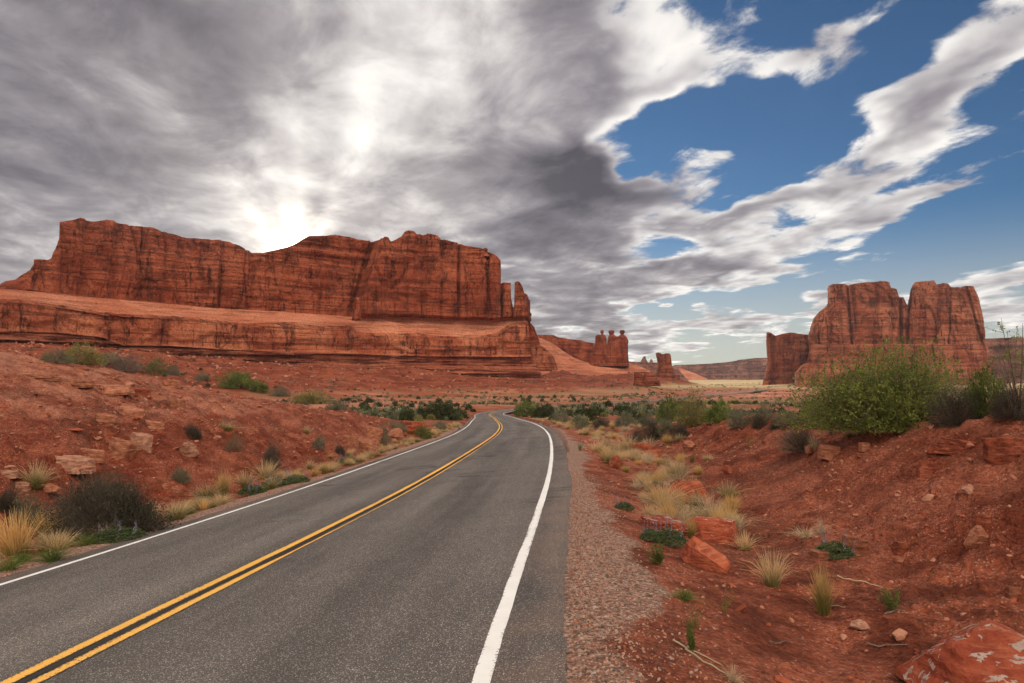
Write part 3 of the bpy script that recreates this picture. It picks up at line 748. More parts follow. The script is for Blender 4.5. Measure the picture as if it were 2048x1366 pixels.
    # pale recess and big buttress rhythm on the long fin
    for (cx_, w_, dep) in ((176, 10, -5), (232, 8, -4), (285, 5, -3.5), (428, 9, 4.5), (503, 6, -4.5), (470, 16, 3.5), (560, 14, 3), (812, 12, 3.5), (838, 5, -4), (880, 3, -3), (914, 2.6, -6), (955, 9, 2.5), (972, 3, -4), (985, 6, 3), (1000, 2.5, -7), (1021, 1.6, -8)):
        lean = .10 * (yy - 560) * (1 if cx_ < 600 else .1)
        d_up = d_up + dep * np.exp(-((pxu + lean - cx_) / w_) ** 2)
    # bedding ledges near the rim between 600 and 755
    d_up = d_up + np.where(pxu < xb, 1, .25) * sstep(560, 620, pxu) * 2.2 * noise2(Zg / 4.2, S / 300, 231) * sstep(85, 95, Zg)
    d_low = cliff_disp(S + 500, Zg, .5, 300) + 1.2 * noise2(S / 60, Zg / 30, 333)
    # wide arched undercuts in the lower cliff
    cv, ce = cells(S / 48 + .2 * noise2(S / 20, Zg / 20, 340), Zg / 60 + .5, 341)
    fl = np.clip((Zg - P[2][None, :, 2]) / (P[3][None, :, 2] - P[2][None, :, 2] + 1e-6), 0, 1)
    d_low = d_low - 2.6 * sstep(.75, .45, fl + .5 * np.abs(noise2(S / 32, 0 * S, 342))) * sstep(0, .1, fl)
    d_led = 3.4 * np.sign(noise2(Zg / 2.4 + .25 * noise2(S / 40, Zg / 9, 351), S / 500, 350)) * (.4 + .6 * np.abs(noise2(S / 18, Zg / 2.5, 352))) + 1.8 * fbm2(S / 8, Zg / 3, 4, 353) + 2.5 * noise2(S / 30, Zg / 50, 354)
    d = np.where(up, d_up, 0) + np.where(low, d_low, 0) + np.where(led, d_led * np.where(kind[:, None] == 0, .6, 1.0), 0)
    # fade the relief where two zones meet
    zfade = np.ones(nr)
    for k0 in (part_rows[2], part_rows[3], part_rows[5]):
        zfade = np.minimum(zfade, np.clip(np.abs(np.arange(nr) - k0) / 2.0, .12, 1))
    keep = np.where(up, np.maximum(sstep(xb, xb + 9, pxu), 0), 0)
    d = np.where(up & (zfade[:, None] < 1), d * np.maximum(zfade[:, None], .5 * keep), d * zfade[:, None])
    G = G.copy(); G[..., 0] += out[None, :, 0] * d; G[..., 1] += out[None, :, 1] * d
    G[..., 2] += np.where(ben, .9 * fbm2(S / 22, G[..., 1] / 9, 4, 360) + .5 * noise2(S / 90, G[..., 1] / 5.0, 361), 0)
    # top and back, so that the mesa is a solid block
    Tz = G[-1]
    away = Tz[:, :2] / np.linalg.norm(Tz[:, :2], axis=1)[:, None]
    rows_t = []
    for dist, dz in ((4, .5), (14, .4), (34, -1.5), (60, -6), (78, -16), (84, -60), (86, -130)):
        q = Tz.copy(); q[:, :2] += away * dist; q[:, 2] += dz + (1.2 * fbm2(s / 12, dist + 0 * s, 3, 370) if dist < 50 else 0)
        rows_t.append(q)
    Gt = np.concatenate([G[-1:], np.array(rows_t)])
    N = G.shape[1]
    def part(name, r0, r1, mat):
        blk = G[r0:r1 + 1]
        return mesh_obj(name, blk.reshape(-1, 3), rgrid(len(blk), N), mat, root)
    part('red_bed_ledges', 0, part_rows[2], M_LEDGE)
    part('lower_cliff', part_rows[2], part_rows[4], M_LOWER)
    part('slickrock_bench', part_rows[4], part_rows[5], M_BENCH)
    part('upper_cliff', part_rows[5], nr - 1, M_UPPER)
    mesh_obj('mesa_top', Gt.reshape(-1, 3), rgrid(len(Gt), N), M_UPPER, root)
    return root

def loft(name, rows, depth, thick, mat, parent=None, top=None, seed=0, amp=1.0, nr=110, na=200, square=.35, shift=0.0, tilt=0.0, close=True, relief=True, cracks=()):
    """a freestanding block: rows of (picture y, left x, right x), bottom first, give its width at each height; rounded plan; real depth"""
    rows = sorted(rows, key=lambda q: -q[0]); ys = np.array([q[0] for q in rows], float)
    y = np.linspace(ys[0], ys[-1], nr)
    xl = np.interp(-y, -ys, [q[1] for q in rows]); xr = np.interp(-y, -ys, [q[2] for q in rows])
    A = at(xl, y, depth); B = at(xr, y, depth)
    cx = (A[:, 0] + B[:, 0]) / 2; hw = (B[:, 0] - A[:, 0]) / 2; z = A[:, 2]
    tf = np.linspace(0, 2 * math.pi, 6001); cf, sf = np.cos(tf), np.sin(tf)
    fx = hw.max() * np.sign(cf) * np.abs(cf) ** square; fy = .5 * thick * np.sign(sf) * np.abs(sf) ** square
    arc = np.concatenate([[0], np.cumsum(np.hypot(np.diff(fx), np.diff(fy)))])
    th = np.interp(np.linspace(0, arc[-1], na, endpoint=False), arc, tf)
    co, si = np.cos(th), np.sin(th)
    ex = np.sign(co) * np.abs(co) ** square; ey = np.sign(si) * np.abs(si) ** square
    tk = thick * np.clip(hw / hw.max(), .25, 1)[:, None] if thick > hw.max() * .5 else thick
    Xg = cx[:, None] + hw[:, None] * ex; Yg = depth + shift + .5 * tk * ey + 0 * Xg; Zg = np.repeat(z[:, None], na, 1)
    if tilt:
        Yg = Yg + tilt * (Xg - cx.mean())
    if relief:
        sx = np.linspace(0, arc[-1], na, endpoint=False)
        Sg = np.broadcast_to(sx, Xg.shape)
        wl = sstep(0, .06, np.arange(na) / na) * sstep(0, .06, 1 - np.arange(na) / na)
        d = cliff_disp(Sg, Zg, amp, seed) * wl + (1 - wl) * cliff_disp(Sg * 0, Zg, amp, seed)
        pw = 2 / square - 1; nx, ny = np.sign(ex) * np.abs(ex) ** pw / hw.max(), np.sign(ey) * np.abs(ey) ** pw / (.5 * thick); L = np.hypot(nx, ny) + 1e-9; nx, ny = nx / L, ny / L
        # hold the traced outline: less relief straight out to the sides
        Xg = Xg + nx * d * .45; Yg = Yg + ny * d
    for (c_, c2_, w_, dep) in cracks:        # clefts in the front: picture x at the top and at the foot, width, depth
        fz = np.clip((Zg - Zg.min()) / (Zg.max() - Zg.min()), 0, 1); xc = at(c_, CY, depth)[0] * fz + at(c2_, CY, depth)[0] * (1 - fz)
        Yg = Yg + np.where(ey < .2, dep, 0) * np.exp(-((Xg - xc) / (w_ * depth / F)) ** 2)
    if top is not None:
        tp = np.array(top, float); T = at(tp[:, 0], tp[:, 1], depth)
        zt = np.interp(Xg, T[:, 0], T[:, 2]) + .35 * amp * fbm2(Xg / 5, Yg / 5, 3, seed + 77)
        Zg = np.minimum(Zg, zt)
    turn = cx.mean() / depth                      # the block's sides run along the line of sight
    Xg = Xg + (Yg - depth) * turn
    V = np.stack([Xg, Yg, Zg], -1).reshape(-1, 3)
    faces = [rgrid(nr, na, True)]
    if close:
        # close the top
        rings = []; last = V[-na:]
        c0 = last.mean(0)
        if top is not None:
            for q in (.75, .5, .25):
                ring = c0 + (last - c0) * q
                rx_ = ring[:, 0] - (ring[:, 1] - depth) * turn
                zz = np.interp(rx_, T[:, 0], T[:, 2]) + .35 * amp * fbm2(rx_ / 5, ring[:, 1] / 5, 3, seed + 77)
                ring[:, 2] = np.minimum(zz, z[-1]) if True else zz
                rings.append(ring)
            c0 = c0.copy(); c0[2] = min(float(np.interp(c0[0] - (c0[1] - depth) * turn, T[:, 0], T[:, 2])), z[-1])
        base = len(V)
        V = np.concatenate([V] + rings + [c0[None]])
        if rings:
            faces.append(rgrid(len(rings) + 1, na, True) + (base - na))
        k = len(V) - 1; lastr = k - na
        i = np.arange(na); faces.append(np.stack([lastr + i, lastr + (i + 1) % na, np.full(na, k)], -1))
    return mesh_obj(name, V, faces, mat, parent)

def rock_mesh(name, seed, size, mat, sub=4, cuts=14, rough=.05, flat=.0, grain=1.0):
    """a broken stone: a sphere cut by planes, then roughened"""
    rg = np.random.default_rng(seed)
    D, Fc = ico(sub)
    N = rg.normal(size=(cuts, 3)); N /= np.linalg.norm(N, axis=1)[:, None]
    h = rg.uniform(.55, .86, cuts); cap_r = 1.08
    if flat:                                         # a slab: two beds and seven broken sides
        ns = 7; az_ = np.arange(ns) * 2 * math.pi / ns + rg.uniform(-.3, .3, ns)
        N = np.concatenate([[(.07, .03, 1), (.05, .05, -1)], np.stack([np.cos(az_), np.sin(az_), rg.uniform(-.12, .3, ns)], 1)]); N /= np.linalg.norm(N, axis=1)[:, None]
        h = np.concatenate([[.5, .5], rg.uniform(.55, .9, ns)]); cap_r = 1.6
    Dn = D.copy()
    if flat:
        Dn[:, 2] = np.where(D[:, 2] < 0, D[:, 2] * .15, D[:, 2]); Dn /= np.linalg.norm(Dn, axis=1)[:, None]
    dp = Dn @ N.T
    r = np.min(np.where(dp > .05, h / np.maximum(dp, .05), 9), axis=1); r = np.minimum(r, cap_r)
    P = Dn * r[:, None]
    if flat:
        P[:, 2] = np.where(D[:, 2] < 0, D[:, 2] * .5, P[:, 2])
    P = P / np.percentile(np.abs(P), 99, axis=0)
    nz = fbm3(P[:, 0] * 2.2, P[:, 1] * 2.2, P[:, 2] * 3.0, 5, seed % 997, .58)
    led = noise2(P[:, 2] * (3.5 if flat else 7) + .6 * noise2(P[:, 0] * 2, P[:, 1] * 2, seed % 97), P[:, 0] * .8, seed % 331)
    P = P * (1 + rough * 1.8 * nz * grain + rough * .9 * led)[:, None]
    return mesh_data(name, P * np.asarray(size, float), Fc, [mat], smooth=False)

def build_far_rocks():
    # ---- lower spires and slickrock ramp at the mesa's end
    sp = obj('rock_spire', None); tag(sp, 'stepped brown rock spire against the end of the big mesa', 'rock spire')
    loft('spire_body', [(742, 1040, 1105), (712, 1042, 1092), (690, 1044, 1080), (676, 1045, 1077), (668, 1046, 1073.5), (655, 1047, 1069), (648, 1047, 1063), (640, 1047, 1054), (634, 1047, 1049)], 672, 46, M_UPPER, sp, seed=401, amp=.45, nr=90, na=120)
    loft('shoulder', [(740, 1060, 1116), (715, 1060, 1108), (700, 1060, 1095), (692, 1062, 1084)], 664, 30, M_LOWER, sp, seed=405, amp=.35, nr=50, na=90)
    # ---- long wall behind the three-headed tower
    w = obj('rock_wall', None); tag(w, 'low dark red cliff wall running behind the three-headed rock tower', 'cliff')
    loft('cliff_face', [(745, 1040, 1240), (690, 1050, 1215), (672, 1060, 1200)], 1010, 90, M_UPPER, w, top=[(1040, 672), (1079, 673), (1109, 673), (1116, 677), (1142, 680.5), (1160, 682), (1175, 686), (1191, 688), (1230, 694)], seed=411, amp=.9, nr=45, na=220, tilt=.25)
    r = obj('slickrock_ramp', None); tag(r, 'smooth pink slickrock ramp descending from the big mesa towards the three-headed tower', 'rock slope')
    u = np.linspace(1050, 1300, 160)
    ty = poly([(1050, 664), (1079, 675), (1104, 686), (1137, 709), (1150, 716), (1165, 722), (1178, 725), (1258, 726), (1275, 731), (1300, 741)])(u)
    by = poly([(1050, 752), (1110, 756), (1150, 760), (1210, 766), (1270, 772), (1300, 778)])(u)
    rows = []
    for f in np.linspace(0, 1, 40):
        yy = by + (ty - by) * f ** .85
        dep = np.interp(u, [1050, 1180, 1300], [705, 790, 850]) + np.interp(u, [1050, 1165, 1300], [90, 95, 60]) * f
        q = at(u, yy, dep); q[:, 2] += .8 * fbm2(q[:, 0] / 18, q[:, 2] / 3.5, 4, 421) * min(1, (1 - f) * 8) ; rows.append(q)
    q = rows[-1].copy(); q[:, 1] += 60; q[:, 2] -= 1; rows.append(q); q = q.copy(); q[:, 2] -= 50; q[:, 1] += 5; rows.append(q)
    mesh_obj('slickrock_surface', np.array(rows).reshape(-1, 3), rgrid(len(rows), len(u)), M_BENCH, r)
    # ---- tower with three heads
    t = obj('three_headed_rock_tower', None); tag(t, 'red rock tower topped by three balanced heads', 'rock tower')
    dpt = 880
    b1 = loft('body', [(732, 1176, 1222), (724, 1178, 1218), (704, 1186, 1216), (690, 1190, 1213.5), (680, 1191.5, 1213), (673, 1192, 1211), (670, 1194.5, 1209)], dpt - 2, 26, M_UPPER, t, seed=431, amp=.42, nr=80, na=100, square=.7)
    b2 = loft('body', [(732, 1205, 1259), (709, 1213, 1256.5), (690, 1214.5, 1256), (682, 1216, 1257), (676, 1216.5, 1254.5), (672, 1217.5, 1252), (669.5, 1219, 1250)], dpt, 28, M_UPPER, t, top=[(1214, 672), (1217, 670), (1229, 670), (1231, 673.5), (1238, 673), (1240, 670), (1250, 670.5), (1257, 676)], seed=437, amp=.45, nr=80, na=120, square=.6)
    for rws, dd, sd in (([(672, 1201, 1208.5), (668, 1202.3, 1206.6), (666, 1202, 1207), (664.8, 1200.3, 1208), (661.5, 1200.5, 1207.5), (660.2, 1202, 1206.5)], -2, 1),
                        ([(673, 1217.5, 1229), (669, 1218.7, 1227), (666.8, 1218, 1228), (665.6, 1216.5, 1229), (662, 1217, 1228.5), (660.8, 1218.5, 1227.5)], 0, 2),
                        ([(673, 1239, 1251.5), (669, 1240.5, 1248), (666.6, 1240.5, 1248.5), (665.4, 1238.8, 1250), (661.5, 1239.2, 1249.5), (660.2, 1241, 1248)], 0, 3)):
        loft('head', rws, dpt + dd, 7.5, M_UPPER, b1 if sd == 1 else b2, seed=440 + sd, amp=.10, nr=30, na=48, square=.75)
    # ---- lone leaning tower
    t = obj('lone_rock_tower', None); tag(t, 'lone pale red rock tower with a hooked top beyond the bend', 'rock tower')
    loft('body', [(768, 1309, 1351), (750, 1312, 1350.5), (747, 1312.5, 1350), (731, 1315, 1345), (717.5, 1314, 1343), (712, 1312, 1342.5), (706, 1311.5, 1341), (704.5, 1313, 1339)], 840, 24, M_BUTTE, t, top=[(1311, 706), (1317, 705), (1321, 706.5), (1325, 709), (1332, 707), (1339, 707), (1343, 712)], seed=451, amp=.4, nr=100, na=120, square=.6)
    loft('buttress', [(768, 1345, 1363), (758, 1348, 1360), (750, 1351, 1358.5), (748.5, 1353, 1357.5)], 836, 14, M_BUTTE, t, seed=455, amp=.2, nr=40, na=60, square=.7)
    # ---- small squat butte with a window in it: two piers and a bridge
    t = obj('squat_butte', None); tag(t, 'small squat dark red butte with a tiny window near its top', 'butte')
    loft('pier', [(772, 1266, 1288), (760, 1268, 1285.5), (751, 1268.5, 1284.3), (744.2, 1268.5, 1284)], 720, 16, M_LEDGE, t, seed=461, amp=.35, nr=50, na=80)
    loft('pier', [(772, 1286, 1322), (764, 1285, 1318), (753, 1285.8, 1311), (748, 1287, 1308), (743.6, 1287, 1306)], 720, 18, M_LEDGE, t, seed=465, amp=.4, nr=50, na=90)
    loft('bridge', [(746.2, 1282, 1290), (743.2, 1281, 1291)], 720, 8, M_LEDGE, t, seed=467, amp=.05, nr=8, na=40)
    # ---- the big butte across the valley: three blocks
    t = obj('great_butte', None); tag(t, 'great twin-block red butte standing behind the tall green bush', 'butte')
    dpt = 850
    loft('plinth', [(790, 1590, 1985), (772, 1596, 1978), (748, 1596, 1976), (742, 1600, 1975), (731, 1608, 1974), (727, 1618, 1973), (704, 1623, 1971), (692, 1624, 1969)], dpt - 4, 120, M_BUTTE, t, seed=471, amp=.35, nr=45, na=300, square=.28)
    loft('main_block', [(700, 1624, 1822), (690, 1622.5, 1816), (675, 1621, 1815), (657, 1625, 1814.5), (640, 1629.5, 1815), (631, 1638, 1815), (618, 1652, 1814), (612, 1655.5, 1812), (600, 1655.5, 1806), (585, 1656, 1797), (575, 1656, 1783), (568, 1660, 1779)], dpt + 2, 100, M_BUTTE, t,
         top=[(1655, 578), (1660, 576), (1671, 575), (1695, 574.6), (1696.2, 584), (1699, 584), (1700, 575), (1726, 572), (1741, 571), (1758, 569), (1777.5, 570), (1779, 582), (1791, 585), (1795, 598), (1804, 600), (1810, 613), (1816, 622)], seed=475, amp=1.0, nr=115, na=300, square=.3, cracks=((1697, 1705, 2.2, 9), (1705, 1716, 4, 5), (1800, 1797, 4, 12), (1660, 1662, 5, 4), (1755, 1745, 6, 4)))
    rb = loft('right_block', [(700, 1806, 1974), (686, 1809, 1967), (666, 1810, 1968), (657, 1810, 1967), (628, 1813, 1962), (607, 1819, 1957), (600, 1821, 1955), (584, 1824, 1948.5), (577, 1825.5, 1947), (566, 1828, 1944)], dpt - 3, 96, M_BUTTE, t,
         top=[(1824, 580), (1826, 576.5), (1832, 571), (1843.5, 569.5), (1870, 569), (1871.5, 577), (1885, 574), (1896, 575), (1901, 581), (1920, 582.5), (1928, 578), (1946, 578), (1950, 586)], seed=481, amp=1.0, nr=115, na=280, square=.32, cracks=((1886, 1870, 4, 5), (1930, 1962, 3, 7), (1845, 1850, 6, 3), (1824, 1814, 5, 8)))
    loft('cap_stone', [(572, 1832.5, 1845), (569, 1833.5, 1843), (567, 1836, 1841), (565.5, 1835.5, 1842), (563.4, 1836, 1841)], dpt - 20, 7, M_BUTTE, rb, seed=485, amp=.08, nr=24, na=40, square=.7)
    loft('foot_buttress', [(776, 1594, 1622), (752, 1595.5, 1620), (748, 1596, 1618), (745.5, 1598.5, 1617), (743, 1597, 1616), (736, 1600, 1616), (731, 1605, 1617)], dpt - 60, 18, M_BUTTE, t, seed=487, amp=.12, nr=50, na=80, square=.6)
    t = obj('side_butte', None); tag(t, 'lower square red butte block next to the great butte', 'butte')
    sb = loft('block', [(772, 1524, 1640), (761, 1527, 1636), (745, 1531.5, 1632), (721, 1535.5, 1628), (690, 1533.5, 1628), (672, 1533, 1628), (664, 1533.5, 1626)], dpt + 40, 66, M_BUTTE, t, top=[(1532, 666), (1543, 667.5), (1545, 673), (1551, 674), (1564, 670), (1583, 667), (1594, 669), (1606, 671), (1640, 672)], seed=491, amp=.7, nr=80, na=180, square=.3, cracks=((1548, 1546, 3, 4), (1590, 1586, 7, 3), (1624, 1622, 4, 9)))
    loft('knob', [(668.5, 1532.5, 1544), (666, 1533, 1541), (664.5, 1534, 1539)], dpt + 12, 8, M_BUTTE, sb, seed=493, amp=.08, nr=16, na=36, square=.7)
    # ---- far mesas
    t = obj('far_mesa', None); tag(t, 'hazy far mesa on the horizon between the lone tower and the square butte', 'mesa')
    loft('cliff_face', [(762, 1330, 1700), (750, 1335, 1690), (742, 1340, 1680), (716, 1350, 1670)], 2600, 380, M_FAR, t, top=[(1335, 742), (1347, 734), (1355, 731), (1394, 730), (1427, 728.5), (1459, 726), (1481, 721.7), (1500, 719.5), (1514, 718), (1534, 718), (1600, 717)], seed=501, amp=4.0, nr=50, na=260, tilt=-.15)
    loft('apron', [(760, 1325, 1420), (750, 1335, 1398), (743, 1345, 1380), (736, 1350, 1362)], 2300, 150, M_BENCH, t, seed=505, amp=1.2, nr=40, na=120, square=.8)
    for a, b_, c_, sd in ((1423.5, 1429, 742, 1), (1461, 1468, 730, 2), (1476, 1484, 727, 3)):
        loft('pillar', [(760, a - 2, b_ + 2), (748, a, b_), (c_ + 2, a + 1, b_ - 1), (c_, a + 1.5, b_ - 2)], 2330, 16, M_FAR, t, seed=510 + sd, amp=.8, nr=30, na=40, square=.6)
    t = obj('horizon_mesa', None); tag(t, 'distant flat mesa with tiny knobs left of the lone tower', 'mesa')
    loft('cliff_face', [(765, 1200, 1380), (745, 1215, 1360), (722, 1225, 1345)], 1900, 200, M_FAR, t, top=[(1220, 724), (1260, 724), (1281, 725), (1313, 726), (1330, 731), (1345, 738)], seed=521, amp=2.0, nr=40, na=200)
    loft('knob', [(727, 1279, 1297), (721, 1282, 1293.5), (717.5, 1284, 1292), (715.5, 1286, 1291), (713, 1286.5, 1292)], 1850, 30, M_FAR, t, seed=525, amp=.5, nr=30, na=50, square=.7)
    loft('knob', [(727, 1298, 1308), (722, 1300, 1305), (718.5, 1301, 1304)], 1850, 18, M_FAR, t, seed=527, amp=.4, nr=20, na=40, square=.7)
    t = obj('far_plateau', None); tag(t, 'far level plateau showing behind the twiggy tree', 'mesa')
    loft('cliff_face', [(790, 1900, 2700), (740, 1900, 2690), (682, 1930, 2660)], 1500, 300, M_FAR, t, top=[(1900, 690), (1968, 688), (2005, 685.5), (2048, 683.5), (2200, 680), (2400, 688), (2700, 700)], seed=531, amp=3.0, nr=40, na=160, tilt=.1)
    # small pinnacles standing on the big mesa
mesa = build_mesa()
_mp = {c.name: c for c in mesa.children}
loft('balanced_rock', [(514, 963, 980), (508, 965, 978), (505.5, 968, 975.5), (503, 968.5, 974.5), (501, 966, 976), (498, 966, 975.5), (496, 968, 973)], 622, 11, M_UPPER, _mp['mesa_top'], seed=541, amp=.12, nr=30, na=48, square=.75)
loft('pinnacle', [(640, 703, 722), (620, 707, 720), (604, 709, 719), (597, 710.5, 717.5), (594.5, 712, 716)], 556, 12, M_LOWER, _mp['slickrock_bench'], seed=545, amp=.25, nr=40, na=60, square=.7)
loft('pinnacle', [(560, 748, 776), (520, 755, 774), (490, 757, 773), (481, 758.5, 772), (477.5, 761, 769.5)], 603, 12, M_UPPER, _mp['mesa_top'], seed=547, amp=.35, nr=50, na=70, square=.7)
build_far_rocks()

# ------------------------------------------------------------------ plants
def plant_material(name, a, b_, dry=None, trans=.35, rough=.75):
    """leaf colour from a to b by leaf, dry tips where asked; lets light through"""
    m = bpy.data.materials.new(name); m.use_nodes = True; m.node_tree.nodes.clear(); g = NG(m.node_tree)
    tone = g.node('ShaderNodeAttribute', {'attribute_name': 'tone'}).outputs['Fac']
    rnd = g.node('ShaderNodeObjectInfo').outputs['Random']
    c = g.mix(tone, a, b_)
    if dry is not None:
        h = g.node('ShaderNodeAttribute', {'attribute_name': 'along'}).outputs['Fac']
        c = g.mix(g.step(g.m('MULTIPLY_ADD', g.m('SUBTRACT', rnd, .5), .35, h), .12, .62), c, g.mix(tone, dry, tuple(q * 1.35 for q in dry)))
    c = g.mix(1.0, c, g.mix(rnd, (.82, .84, .80), (1.18, 1.15, 1.15)), 'MULTIPLY')
    d = g.node('ShaderNodeBsdfPrincipled', Base_Color=c, Roughness=rough); d.inputs['Specular IOR Level'].default_value = .2
    t = g.node('ShaderNodeBsdfTranslucent', Color=c)
    mx = g.node('ShaderNodeMixShader', i0=trans, i1=d.outputs[0], i2=t.outputs[0])
    o = g.node('ShaderNodeOutputMaterial'); g.t.links.new(mx.outputs[0], o.inputs[0])
    return m
P_SAGE = plant_material('sage_leaves', (.075, .082, .046), (.26, .255, .15))
P_DARK = plant_material('dark_scrub_leaves', (.026, .025, .016), (.098, .088, .055))
P_DTWIG = plant_material('dark_twigs', (.045, .034, .026), (.13, .10, .078), trans=.0)
P_GREEN = plant_material('green_leaves', (.060, .088, .018), (.25, .30, .070), trans=.45)
P_TALL = plant_material('tall_bush_leaves', (.062, .085, .017), (.29, .33, .072), trans=.45)
P_YELLOW = plant_material('yellow_green_leaves', (.12, .115, .030), (.34, .29, .095), trans=.4)
P_JUNI = plant_material('juniper_scales', (.022, .031, .013), (.095, .105, .042), trans=.15)
P_RUST = plant_material('rusty_leaves', (.14, .070, .028), (.31, .17, .07))
P_GRASS = plant_material('dry_grass', (.16, .15, .045), (.28, .23, .08), dry=(.54, .395, .215), trans=.45)
P_GOLD = plant_material('golden_grass', (.18, .16, .042), (.31, .24, .065), dry=(.57, .375, .15), trans=.45)
P_WEED = plant_material('green_weed', (.075, .110, .025), (.22, .24, .065), trans=.4)
P_LUPL = plant_material('lupine_leaves', (.055, .080, .032), (.15, .18, .08), trans=.35)
P_LUPF = plant_material('lupine_petals', (.19, .155, .21), (.34, .30, .36), trans=.35)
P_TWIG = plant_material('grey_twigs', (.085, .062, .046), (.25, .19, .15), trans=.0)
P_PALE = plant_material('pale_dead_stems', (.38, .27, .16), (.62, .48, .31), trans=.15)

def unit(v):
    return v / np.maximum(np.linalg.norm(v, axis=-1, keepdims=True), 1e-9)
def ribbons(P, w0, tone, rg, taper=.15):
    """P: n x k x 3 curves -> flat tapering strips"""
    n, k, _ = P.shape
    T = unit(np.gradient(P, axis=1)); side = unit(np.cross(T, unit(rg.normal(size=(n, 1, 3)))))
    w = np.asarray(w0).reshape(-1, 1, 1) * np.linspace(1, taper, k)[None, :, None] * .5
    V = np.stack([P - side * w, P + side * w], 2).reshape(-1, 3)
    i = (np.arange(n) * k * 2)[:, None] + (np.arange(k - 1) * 2)[None]
    Fq = np.stack([i, i + 1, i + 3, i + 2], -1).reshape(-1, 4)
    at_ = {'tone': np.repeat(tone, k * 2), 'along': np.tile(np.repeat(np.linspace(0, 1, k), 2), n)}
    return V, Fq, at_
def leaves(C, Dr, length, width, tone, rg):
    """diamond-shaped leaves at C pointing along Dr"""
    n = len(C)
    side = unit(np.cross(Dr, unit(rg.normal(size=(n, 3))))); L = np.asarray(length).reshape(-1, 1); W = np.asarray(width).reshape(-1, 1)
    nrm = np.cross(Dr, side)
    V = np.stack([C, C + Dr * L * .5 + side * W * .5 + nrm * L * .08, C + Dr * L, C + Dr * L * .5 - side * W * .5 + nrm * L * .08], 1).reshape(-1, 3)
    Fq = np.arange(n * 4).reshape(-1, 4)
    return V, Fq, {'tone': np.repeat(tone, 4), 'along': np.tile([0, .5, 1, .5], n)}
def curve_to(A, B, k, sag, rg):
    t = np.linspace(0, 1, k)[None, :, None]
    mid = (A + B) / 2 + sag
    return (1 - t) ** 2 * A[:, None] + 2 * t * (1 - t) * mid[:, None] + t ** 2 * B[:, None]
def join(parts):
    V, Fs, at_ = [], [], {}
    o = 0
    for v, f, a in parts:
        V.append(v); Fs.append(f + o); o += len(v)
        for k_, x in a.items():
            at_.setdefault(k_, []).append(x)
    return np.concatenate(V), np.concatenate(Fs), {k_: np.concatenate(x) for k_, x in at_.items()}

def shrub_meshes(name, seed, leaf_mat, stems=40, twigs=500, leafs=3000, ll=.05, lw=.02, dome=1.0, lobes=5, fill=.45, twig_w=.010, twig_mat=None, up=.35, ragged=.25):
    """radius 1, height about 1: (branches, foliage)"""
    rg = np.random.default_rng(seed)
    lob = unit(rg.normal(size=(lobes, 3)) * [1, 1, .6] + [0, 0, .45]); lw_ = rg.uniform(.75, 1.12, lobes)
    def reach(d):
        q = np.max(np.clip((d @ lob.T), 0, 1) ** 3 * lw_, axis=1)
        return .50 + .50 * q + ragged * .35 * rg.normal(size=len(d)).clip(-1.2, 1.6)
    def rand_dir(n, zmin=-.05):
        z = rg.uniform(zmin, 1, n); a = rg.uniform(0, 2 * math.pi, n); q = np.sqrt(1 - z * z)
        return np.stack([q * np.cos(a), q * np.sin(a), z], 1)
    ds = rand_dir(stems, .1); tips = ds * reach(ds)[:, None] * .78 * [1, 1, dome]
    root = rg.normal(size=(stems, 3)) * [.07, .07, .0]
    parts = [ribbons(curve_to(root, tips, 5, np.array([0, 0, -.08 * up]) + rg.normal(size=(stems, 3)) * .06, rg), np.full(stems, twig_w * 2.4), rg.uniform(0, .6, stems), rg, .3)]
    dt = rand_dir(twigs); end = dt * reach(dt)[:, None] * [1, 1, dome]
    inner = end * rg.uniform(.35, .7, (twigs, 1)) + rg.normal(size=(twigs, 3)) * .06 - [0, 0, .05]; inner[:, 2] = np.maximum(inner[:, 2], .0); end[:, 2] = np.maximum(end[:, 2], .01)
    tc = curve_to(inner, end, 3, rg.normal(size=(twigs, 3)) * .05, rg)
    parts.append(ribbons(tc, rg.uniform(.5, 1.2, twigs) * twig_w, rg.uniform(.1, 1, twigs), rg, .25))
    V, Fq, a_ = join(parts)
    br = mesh_data(name + '_branches', V, Fq, [twig_mat or P_TWIG], smooth=False, attrs=a_)
    fo = None
    if leafs:
        i = rg.integers(0, twigs, leafs); t = rg.uniform(0, 1, leafs) ** fill
        k = np.clip((t * 2).astype(int), 0, 1); fr = (t * 2 - k)[:, None]
        C = tc[i, k] * (1 - fr) + tc[i, k + 1] * fr + rg.normal(size=(leafs, 3)) * .022
        D = unit(unit(end - inner)[i] * .8 + rg.normal(size=(leafs, 3)) * .8 + [0, 0, .25])
        depth = np.linalg.norm(C / [1, 1, dome], axis=1)
        tone = np.clip(rg.uniform(0, 1, leafs) * .55 + .45 * noise3(C[:, 0] * 3.5, C[:, 1] * 3.5, C[:, 2] * 3.5, seed) + .25, 0, 1)
        C[:, 2] = np.maximum(C[:, 2], .0)
        V, Fq, a_ = leaves(C, D, ll * rg.uniform(.6, 1.3, leafs), lw * rg.uniform(.6, 1.3, leafs), tone, rg)
        fo = mesh_data(name + '_foliage', V, Fq, [leaf_mat], smooth=False, attrs=a_)
    return br, fo
